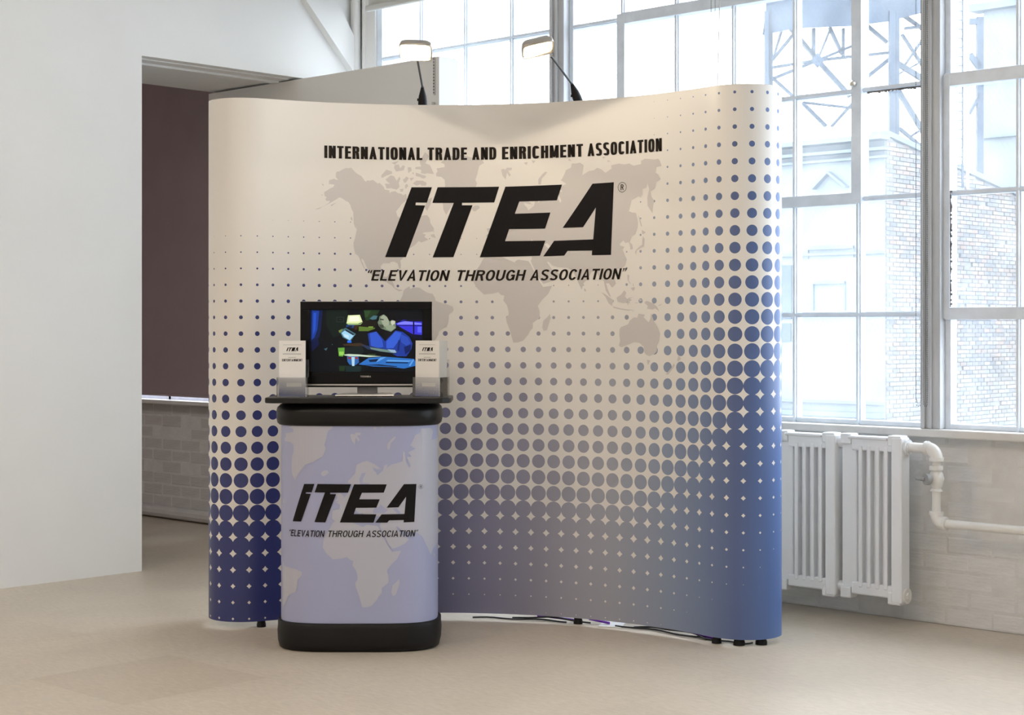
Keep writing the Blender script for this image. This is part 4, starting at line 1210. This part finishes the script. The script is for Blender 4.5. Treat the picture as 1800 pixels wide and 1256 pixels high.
# ------------------------------------------------------------------ TELEVISION
TVY = 6.68
tvc = c2w((644 - 900) / F * TVY, TVY)
tv = empty('television', (tvc[0], tvc[1], ZTOP), PZ, label='flat black television showing a man in a blue sweater', cat='television')
kx = TVY / F
def tvx(px): return (px - 644) * kx
def tvz(py): return CH + (HOR - py) * kx - ZTOP
m = MB()
x0, x1 = tvx(528.5), tvx(759.5); z0, z1 = tvz(675), tvz(530)
sx0, sx1, sz0, sz1 = tvx(545.5), tvx(742.5), tvz(653), tvz(543.5)
# frame ring around the screen
m.box(x0, x1, -.012, .055, z0, sz0).box(x0, x1, -.012, .055, sz1, z1).box(x0, sx0, -.012, .055, sz0, sz1).box(sx1, x1, -.012, .055, sz0, sz1)
m.build('bezel', M_blackg, tv, bevel=.0015)
m = MB(); m.box(x0 + .01, x1 - .01, .055, .085, z0 + .01, z1 - .015); m.build('back_cover', M_blackp, tv, bevel=.012)
m = MB(); m.box(x1, x1 + .0018, -.012, .05, z0, z1 + .0015).box(x0, x1, -.012, .05, z1, z1 + .0015); m.build('edge_trim', M_silver, tv)
m = MB(); m.box(x0 + .004, x1 - .004, -.014, .05, tvz(677.2), tvz(674.6)); m.build('silver_strip', M_silver, tv, bevel=.001)
m = MB(); m.box(x0 + .008, x1 - .008, -.011, .045, tvz(680), tvz(677.2)); m.build('speaker_strip', M_blackg, tv)
m = MB(); m.box(tvx(627.5), tvx(662.5), .012, .040, .008, tvz(679)); m.build('stand_neck', M_dsilver, tv, bevel=.002)
m = MB()
bp = [(-.118, -.085), (.118, -.085), (.098, .085), (-.098, .085)]
m.loft([[Vector((x, y, 0.002)) for x, y in bp], [Vector((x * 1.0, y, .006)) for x, y in bp], [Vector((x * .97, y * .94, .010)) for x, y in bp]])
m.build('stand_base', M_silver, tv, bevel=.001)
for x in (-.09, -.03, .03, .09): MB().box(x - .02, x + .02, -.08, -.05, 0, .003).build('rubber_pad', M_blackp, tv)
# picture: flat shapes of light on the screen
def hexc(r, g, b):
    return tuple(((v / 255) / 12.92 if v / 255 <= .04045 else ((v / 255 + .055) / 1.055) ** 2.4) for v in (r, g, b)) + (1,)
pic = []
def sp(c, L): pic.append((hexc(*c), [(470 + L[i] / 4.83, 510 + L[i + 1] / 4.83) for i in range(0, len(L), 2)]))
sp((5, 9, 14), [363,160,1318,160,1318,692,363,692])
sp((10, 28, 70), [366,168,470,170,455,330,440,400,368,440])
sp((22, 58, 150), [380,172,440,174,425,330,400,400,375,420]); sp((34, 80, 190), [392,190,415,190,408,330,388,380])
sp((12, 20, 60), [372,440,430,400,440,460,380,520])
sp((12, 26, 20), [500,170,680,170,680,360,560,400,500,300])
sp((26, 40, 34), [584,224,652,224,652,272,584,272]); sp((8, 14, 14), [594,234,642,234,642,262,594,262]); sp((34, 48, 42), [606,244,634,244,634,250,606,250])
sp((30, 52, 28), [818,168,955,168,935,200,900,240,835,262]); sp((44, 72, 36), [822,172,880,172,850,225,828,230]); sp((70, 110, 120), [868,240,900,214,935,216,925,245,890,250])
sp((26, 20, 14), [700,290,780,250,930,262,935,300,780,330,720,350]); sp((60, 40, 22), [735,300,775,295,760,335,740,332])
sp((92, 118, 44), [776,306,915,318,905,346,776,346]); sp((120, 150, 60), [860,306,900,306,895,318,855,316])
sp((150, 180, 120), [668,278,782,284,812,270,790,292,690,296]); sp((226, 236, 170), [685,212,785,208,808,268,770,282,672,280]); sp((246, 248, 222), [700,218,775,215,790,262,690,268])
sp((30, 60, 120), [670,292,740,294,730,320,668,312]); sp((20, 36, 60), [690,300,720,300,715,330,690,330])
sp((10, 12, 40), [1090,250,1318,250,1318,420,1230,400,1110,300])
sp((56, 52, 214), [1085,282,1150,262,1312,266,1312,378,1235,372,1140,320]); sp((128, 128, 250), [1110,276,1170,262,1310,280,1310,292,1100,290])
sp((22, 18, 120), [1085,294,1312,296,1312,304,1085,302]); sp((90, 96, 248), [1275,308,1310,308,1310,360,1275,356]); sp((10, 10, 60), [1236,262,1248,262,1248,372,1236,370])
sp((40, 40, 150), [1150,262,1190,250,1150,250,1120,266])
# man: sweater, shirt, head
sp((30, 58, 150), [852,368,870,360,925,345,1000,432,1085,340,1150,352,1205,395,1232,450,1222,500,1180,560,1100,560,1010,505,930,498,868,480])
sp((48, 86, 196), [870,366,925,352,975,420,985,480,940,490,880,470]); sp((52, 92, 205), [1010,432,1088,348,1140,362,1120,420,1070,490,1010,492])
sp((44, 76, 180), [1130,370,1190,398,1215,450,1180,470,1135,440]); sp((20, 40, 110), [1112,420,1128,430,1118,520,1102,510]); sp((16, 32, 92), [1160,480,1222,460,1215,510,1170,545])
sp((6, 7, 10), [860,345,935,318,1000,335,1088,322,1085,345,1000,430,925,348,860,362])
sp((110, 128, 104), [952,222,1000,196,1062,240,1088,262,1085,290,1064,300,1092,320,1050,352,1005,338,962,322,946,300,936,272,948,250])
sp((158, 166, 142), [962,226,985,208,1010,222,1032,250,1034,290,1008,312,985,300,970,268]); sp((5, 5, 7), [985,200,1012,200,1048,232,1046,262,1034,262,1016,226]); sp((146, 158, 132), [1000,300,1064,290,1088,318,1050,345,1010,330])
sp((70, 74, 60), [946,290,985,292,990,318,960,322]); sp((52, 50, 44), [958,240,990,246,986,254,956,250]); sp((84, 80, 66), [948,288,972,290,970,296,948,294])
sp((198, 198, 176), [1050,258,1086,256,1082,284,1060,296,1048,280])
sp((5, 5, 7), [948,214,960,190,1000,176,1050,190,1080,222,1094,252,1086,262,1060,250,1042,262,1044,232,1018,200,985,206])
# device, desk things, papers
sp((10, 12, 16), [640,322,690,310,760,360,850,350,860,480,800,470,740,440,660,450])
sp((70, 110, 120), [612,345,665,318,752,370,705,432,640,400]); sp((158, 208, 236), [630,362,662,338,738,380,700,424,650,396]); sp((32, 46, 58), [664,330,738,372,730,384,660,342]); sp((196, 228, 246), [650,370,690,380,692,410,655,392])
sp((40, 110, 230), [680,425,712,425,715,445,678,445]); sp((122, 138, 66), [604,342,640,326,630,350,612,362])
sp((60, 44, 26), [640,456,790,446,860,478,760,474,650,470]); sp((36, 52, 84), [790,458,850,470,1000,500,1100,514,1090,540,960,520,850,500])
sp((110, 138, 128), [870,484,1030,506,1100,520,1080,532,960,518,880,498]); sp((150, 178, 200), [1020,500,1085,506,1095,530,1050,525])
sp((96, 160, 60), [600,488,655,486,655,540,640,562,606,558]); sp((150, 205, 90), [608,520,650,520,645,550,612,550]); sp((20, 30, 30), [656,486,800,470,820,520,790,545,660,540])
sp((50, 66, 36), [840,550,860,540,920,540,915,558,850,560]); sp((196, 214, 190), [650,545,690,540,780,544,860,552,970,560,860,566,780,560,740,566,700,560,655,552])
sp((46, 100, 170), [676,560,774,560,778,612,750,634,700,632,680,605]); sp((150, 50, 50), [684,566,712,566,712,584,684,580]); sp((150, 50, 50), [744,566,768,566,768,584,744,580]); sp((176, 214, 232), [714,566,742,566,738,680,722,680])
sp((44, 110, 190), [775,628,858,574,980,562,1245,582,1240,610,1285,612,1275,636,1160,664,1060,650,900,646]); sp((16, 34, 66), [858,590,940,582,930,606,870,608]); sp((96, 160, 224), [960,570,1010,566,950,600,920,612])
sp((96, 160, 224), [1020,590,1240,596,1200,606,1010,602]); sp((14, 32, 62), [1010,606,1200,612,1190,620,1000,616]); sp((96, 160, 224), [1200,640,1235,586,1246,590,1215,642]); sp((14, 32, 62), [800,634,950,628,1100,644,1100,650,940,640])
sp((26, 50, 24), [608,640,660,640,655,684,612,684]); sp((18, 40, 40), [660,640,800,644,790,690,668,690]); sp((60, 100, 110), [480,498,512,486,500,512]); sp((60, 100, 110), [545,458,556,456,552,466])
m = MB(); colsP = []
m.box(sx0 - .001, sx1 + .001, .0, .010, sz0 - .001, sz1 + .001)
colsP += [hexc(3, 5, 8)] * 6
for i, (c, poly) in enumerate(pic):
    bmx = bmesh.new()
    vs = [bmx.verts.new((min(max(tvx(x), sx0), sx1), -.0002 - i * .00002, min(max(tvz(y), sz0), sz1))) for x, y in poly]
    try: bmx.faces.new(vs)
    except ValueError: pass
    bmesh.ops.triangulate(bmx, faces=bmx.faces[:], ngon_method='EAR_CLIP')
    bmx.verts.index_update()
    V = [v.co.copy() for v in bmx.verts]; Fc = [tuple(v.index for v in f.verts) for f in bmx.faces]
    bmx.free(); m.add(V, Fc); colsP += [c] * len(Fc)
so_ = m.build('screen', M_screen, tv); setcol(so_, colsP)
# maker's name under the screen
tot, pl = word('TOSHIBA', W=.86, t=.2, th=.17, gap=.2, sq=.85)
pl = place(pl, tvx(634), tvx(652.5), tvz(662.7), .0068, tot)
m = MB()
for p in pl: m.add([(x, -.0125, z) for x, z in p], [tuple(range(len(p)))])
m.build('maker_name', M_silver, tv)

# ------------------------------------------------------------------ BROCHURES IN ACRYLIC HOLDERS
def card_logo(m, cx, cz, w):
    k = w / 402.0
    for q in LOGO: m.append([(cx + (x - 878) * k, cz + (386 - y) * k) for x, y in q])
def brochure_proto(name):
    """leaflet 0.1 x 0.215 standing upright, face towards -y"""
    root = empty(name)
    MB().box(-.052, .052, 0, .0016, 0, .221).build('card', M_paper, root)
    polys = []
    card_logo(polys, 0, .187, .047)
    def flat(polys, nm, mat, y=-.0003):
        mm = MB()
        for p in polys:
            bmx = bmesh.new(); vs = [bmx.verts.new((a, y, b)) for a, b in p]
            bmx.faces.new(vs); bmesh.ops.triangulate(bmx, faces=bmx.faces[:], ngon_method='EAR_CLIP'); bmx.verts.index_update()
            mm.add([v.co.copy() for v in bmx.verts], [tuple(v.index for v in f.verts) for f in bmx.faces]); bmx.free()
        return mm.build(nm, mat, root, kind='stuff')
    tot, pl = word('ENTERTAINMENT', W=.5, t=.2, th=.15, gap=.12)
    polys += place(pl, -.040, .040, .139, .0095, tot)
    flat(polys, 'black_lettering', M_ink)
    g = []
    for z, a, h, n in ((.2035, .036, .0016, 24), (.1755, .017, .0013, 10), (.1665, .036, .0036, 15), (.153, .015, .0028, 7)):
        for i in range(n):
            x = -a + 2 * a * i / n; g.append(rect(x, z, x + 2 * a / n * .62, z + h))
    flat(g, 'grey_small_print', M_inkg)
    g = []
    for r in range(19):
        for c in range(21):
            x = -.0495 + c * .00495; z = .0905 - r * .00495
            if -.022 < x < .036 and .040 < z < .052: continue
            t = min(.5, .06 + r * .027 - (c / 20) * .06)
            if t <= 0.03: continue
            h = t * .00495
            g.append(rect(x - h, z - h, x + h, z + h))
    flat(g, 'blue_dot_print', M_inkblue)
    return root
def copy_tree(o, parent=None):
    c = o.copy(); COL.objects.link(c)
    if parent: c.parent = parent
    for ch in list(o.children): copy_tree(ch, c)
    return c
def holder(name, loc, rz, label):
    r = empty(name, loc, rz, label=label, cat='brochure holder')
    w, d, h = .060, .045, .078; t = .0022
    MB().box(-w, w, -d, d, 0, t).build('base', M_acr, r)
    MB().box(-w, w, -d, -d + t, 0, h).build('front_panel', M_acr, r)
    MB().box(-w, w, d - t, d, 0, h * 1.9).build('back_panel', M_acr, r)
    for s in (-1, 1):
        MB().box(s * w - t / 2, s * w + t / 2, -d, d, 0, h).build('side_panel', M_acr, r)
    return r
proto = None
def stack(px, yc, rz_extra, n, dz, labels, group, pitch, holder_label, dx=0):
    global proto
    c = c2w((px - 900) / F * yc, yc)
    rz = PZ + rz_extra
    holder('brochure_holder', (c[0], c[1], ZTOP + .0005), rz, holder_label)
    R = Matrix.Rotation(rz, 4, 'Z')
    random.seed(n)
    for i in range(n):
        if proto is None: proto = brochure_proto('brochure'); o = proto
        else: o = copy_tree(proto)
        v = R @ Vector((dx, -.040 + i * pitch, 0))
        o.location = (c[0] + v.x, c[1] + v.y, ZTOP + .0035)
        o.rotation_euler = (-.02 - .004 * i, 0, rz + random.uniform(-.01, .01))
        tag(o, labels[0] if i == 0 else labels[1], 'brochure', group)
stack(515, 6.58, .05, 4, 0, ('front white ITEA brochure in the left acrylic holder', 'white brochure tucked behind the front one in the left holder'), 'brochures in the left holder', .0045, 'clear acrylic brochure holder on the left end of the counter')
stack(758, 6.60, -.38, 14, 0, ('front white ITEA brochure in the right acrylic holder', 'white brochure in the thick stack behind the front one, right holder'), 'brochures in the right holder', .0052, 'clear acrylic brochure holder on the right end of the counter, packed full')

# ------------------------------------------------------------------ RADIATOR AND PIPES
RY0, RY1 = 6.20, 6.27
RB, RT = .105, .825
def radiator_panel(x0, label):
    w = .318
    r = empty('radiator_panel', (x0, RY0, RB), label=label, cat='radiator', group='radiator panels joined in a row under the window')
    m = MB()
    m.box(x0 + .0, x0 + .075, RY0 + .022, RY1, RB + .02, RT - .02)
    m.build('side_column', M_rad, r, world=True, bevel=.006)
    m = MB(); m.box(x0 + .255, x0 + w - .012, RY0, RY1, RB + .005, RT - .012); m.build('side_column', M_rad, r, world=True, bevel=.006)
    for i in range(4):
        xx = x0 + .092 + i * .0415
        MB().box(xx, xx + .019, RY0 + .004, RY1, RB + .055, RT - .055).build('fin', M_rad, r, world=True, bevel=.004)
        MB().box(xx - .0235, xx, RY0 + .034, RY1 - .002, RB + .05, RT - .05).build('web', M_rad, r, world=True)
    MB().box(x0 + .2335, x0 + .2335 + .022, RY0 + .05, RY1 - .002, RB + .33, RB + .37).build('web', M_rad, r, world=True)
    m = MB(); m.box(x0 + .055, x0 + .27, RY0 + .008, RY1, RT - .075, RT - .022).box(x0 + .04, x0 + .235, RY0 + .0, RY1 + .0, RT - .026, RT - .012).box(x0 + .0, x0 + .055, RY0 + .006, RY1, RT - .05, RT - .004).box(x0 + .235, x0 + w - .02, RY0 + .004, RY1, RT - .05, RT - .004)
    m.build('top_header', M_rad, r, world=True, bevel=.006)
    m = MB(); m.box(x0 + .055, x0 + .27, RY0 + .008, RY1, RB + .022, RB + .075).box(x0 + .0, x0 + .05, RY0 + .006, RY1, RB, RB + .05).box(x0 + .235, x0 + w - .02, RY0 + .004, RY1, RB - .004, RB + .05)
    m.build('bottom_header', M_rad, r, world=True, bevel=.006)
    for z in (RB + .045, RT - .045):
        MB().tube([(x0 - .024, (RY0 + RY1) / 2 + .008, z), (x0 + .01, (RY0 + RY1) / 2 + .008, z)], .024, 14).build('joint', M_rad, r, world=True, smooth=True)
    # wall brackets so the panels hang on the wall
    MB().box(x0 + .12, x0 + .14, RY1 - .002, WY + .002, RT - .10, RT - .08).build('wall_bracket', M_rad, r, world=True)
    return r
XR = -3.925
lab = ['rightmost white cast radiator panel, by the valve', 'second white radiator panel from the valve, half behind the banner edge', 'third white radiator panel from the valve, hidden behind the banner', 'fourth white radiator panel from the valve, behind the banner']
for k in range(4): radiator_panel(XR - k * .328, lab[k])
rx = XR + .306
yc_ = 6.243
pp = empty('heating_pipe', (rx, yc_, .7), label='white heating pipe with elbows and shut-off valve at the radiator end', cat='pipe')
zt = RT - .052
E1 = Vector((onY(1646, 780, yc_).x, yc_, zt)); zlow = .462
def bend(c, a, b, r, n=8):
    a = Vector(a); b = Vector(b)
    return [c + a * r * (1 - math.sin(t)) + b * r * (1 - math.cos(t)) for t in [math.pi / 2 * i / n for i in range(n + 1)]]
MB().tube([Vector((rx - .01, yc_, zt)), Vector((rx + .012, yc_, zt))], .034, 16).tube([Vector((rx + .01, yc_, zt)), Vector((rx + .018, yc_, zt))], .026, 8).build('end_boss', M_rad, pp, world=True, smooth=True)
MB().tube([Vector((rx, yc_, zt)), E1 - Vector((.04, 0, 0))], .021, 16).build('upper_pipe', M_pipe, pp, world=True, smooth=True)
MB().tube(bend(E1, (-1, 0, 0), (0, 0, -1), .042), .027, 16).tube([E1 - Vector((.050, 0, 0)), E1 - Vector((.036, 0, 0))], .031, 16).tube([E1 - Vector((0, 0, .036)), E1 - Vector((0, 0, .052))], .031, 16).build('elbow', M_pipe, pp, world=True, smooth=True)
MB().tube([E1 - Vector((0, 0, .05)), E1 - Vector((0, 0, .072))], .019, 14).tube([E1 - Vector((0, 0, .070)), E1 - Vector((0, 0, .090))], .030, 8).build('union_nut', M_pipe, pp, world=True, smooth=True)
vc = E1 - Vector((0, 0, .125))
MB().tube([vc + Vector((0, 0, .038)), vc + Vector((0, 0, .022)), vc, vc - Vector((0, 0, .022)), vc - Vector((0, 0, .042)), vc - Vector((0, 0, .052))], [.018, .028, .033, .028, .020, .027], 16).build('valve_body', M_pipe, pp, world=True, smooth=True)
MB().tube([vc, vc + Vector((-.018, -.05, 0))], .013, 12).tube([vc + Vector((-.010, -.045, 0)), vc + Vector((-.018, -.06, 0))], .024, 14).tube([vc + Vector((-.02, -.055, .0)), vc + Vector((-.07, -.045, 0))], [.010, .007], 10).build('valve_handle', M_greyp, pp, world=True, smooth=True, label='grey valve handle')
lo_ = Vector((E1.x, yc_, zlow))
MB().tube([vc - Vector((0, 0, .05)), lo_ + Vector((0, 0, .04))], .0185, 16).build('drop_pipe', M_pipe, pp, world=True, smooth=True)
MB().tube(bend(lo_, (0, 0, 1), (1, 0, 0), .04), .026, 16).tube([lo_ + Vector((0, 0, .034)), lo_ + Vector((0, 0, .048))], .030, 16).tube([lo_ + Vector((.034, 0, 0)), lo_ + Vector((.048, 0, 0))], .030, 16).build('elbow', M_pipe, pp, world=True, smooth=True)
MB().tube([lo_ + Vector((.04, 0, 0)), Vector((2.0, yc_, zlow))], .0185, 16).build('wall_pipe', M_pipe, pp, world=True, smooth=True)
MB().tube([(rx - .012, yc_, RB + .035), (rx + .006, yc_, RB + .035)], .033, 16).tube([(rx + .004, yc_, RB + .035), (rx + .014, yc_, RB + .035)], .016, 6).build('end_plug', M_pipe, pp, world=True, smooth=True)
for x in (-2.6, -.8, 1.2): MB().box(x - .01, x + .01, yc_ + .01, WY + .002, zlow - .012, zlow + .012).build('pipe_bracket', M_pipe, pp, world=True)
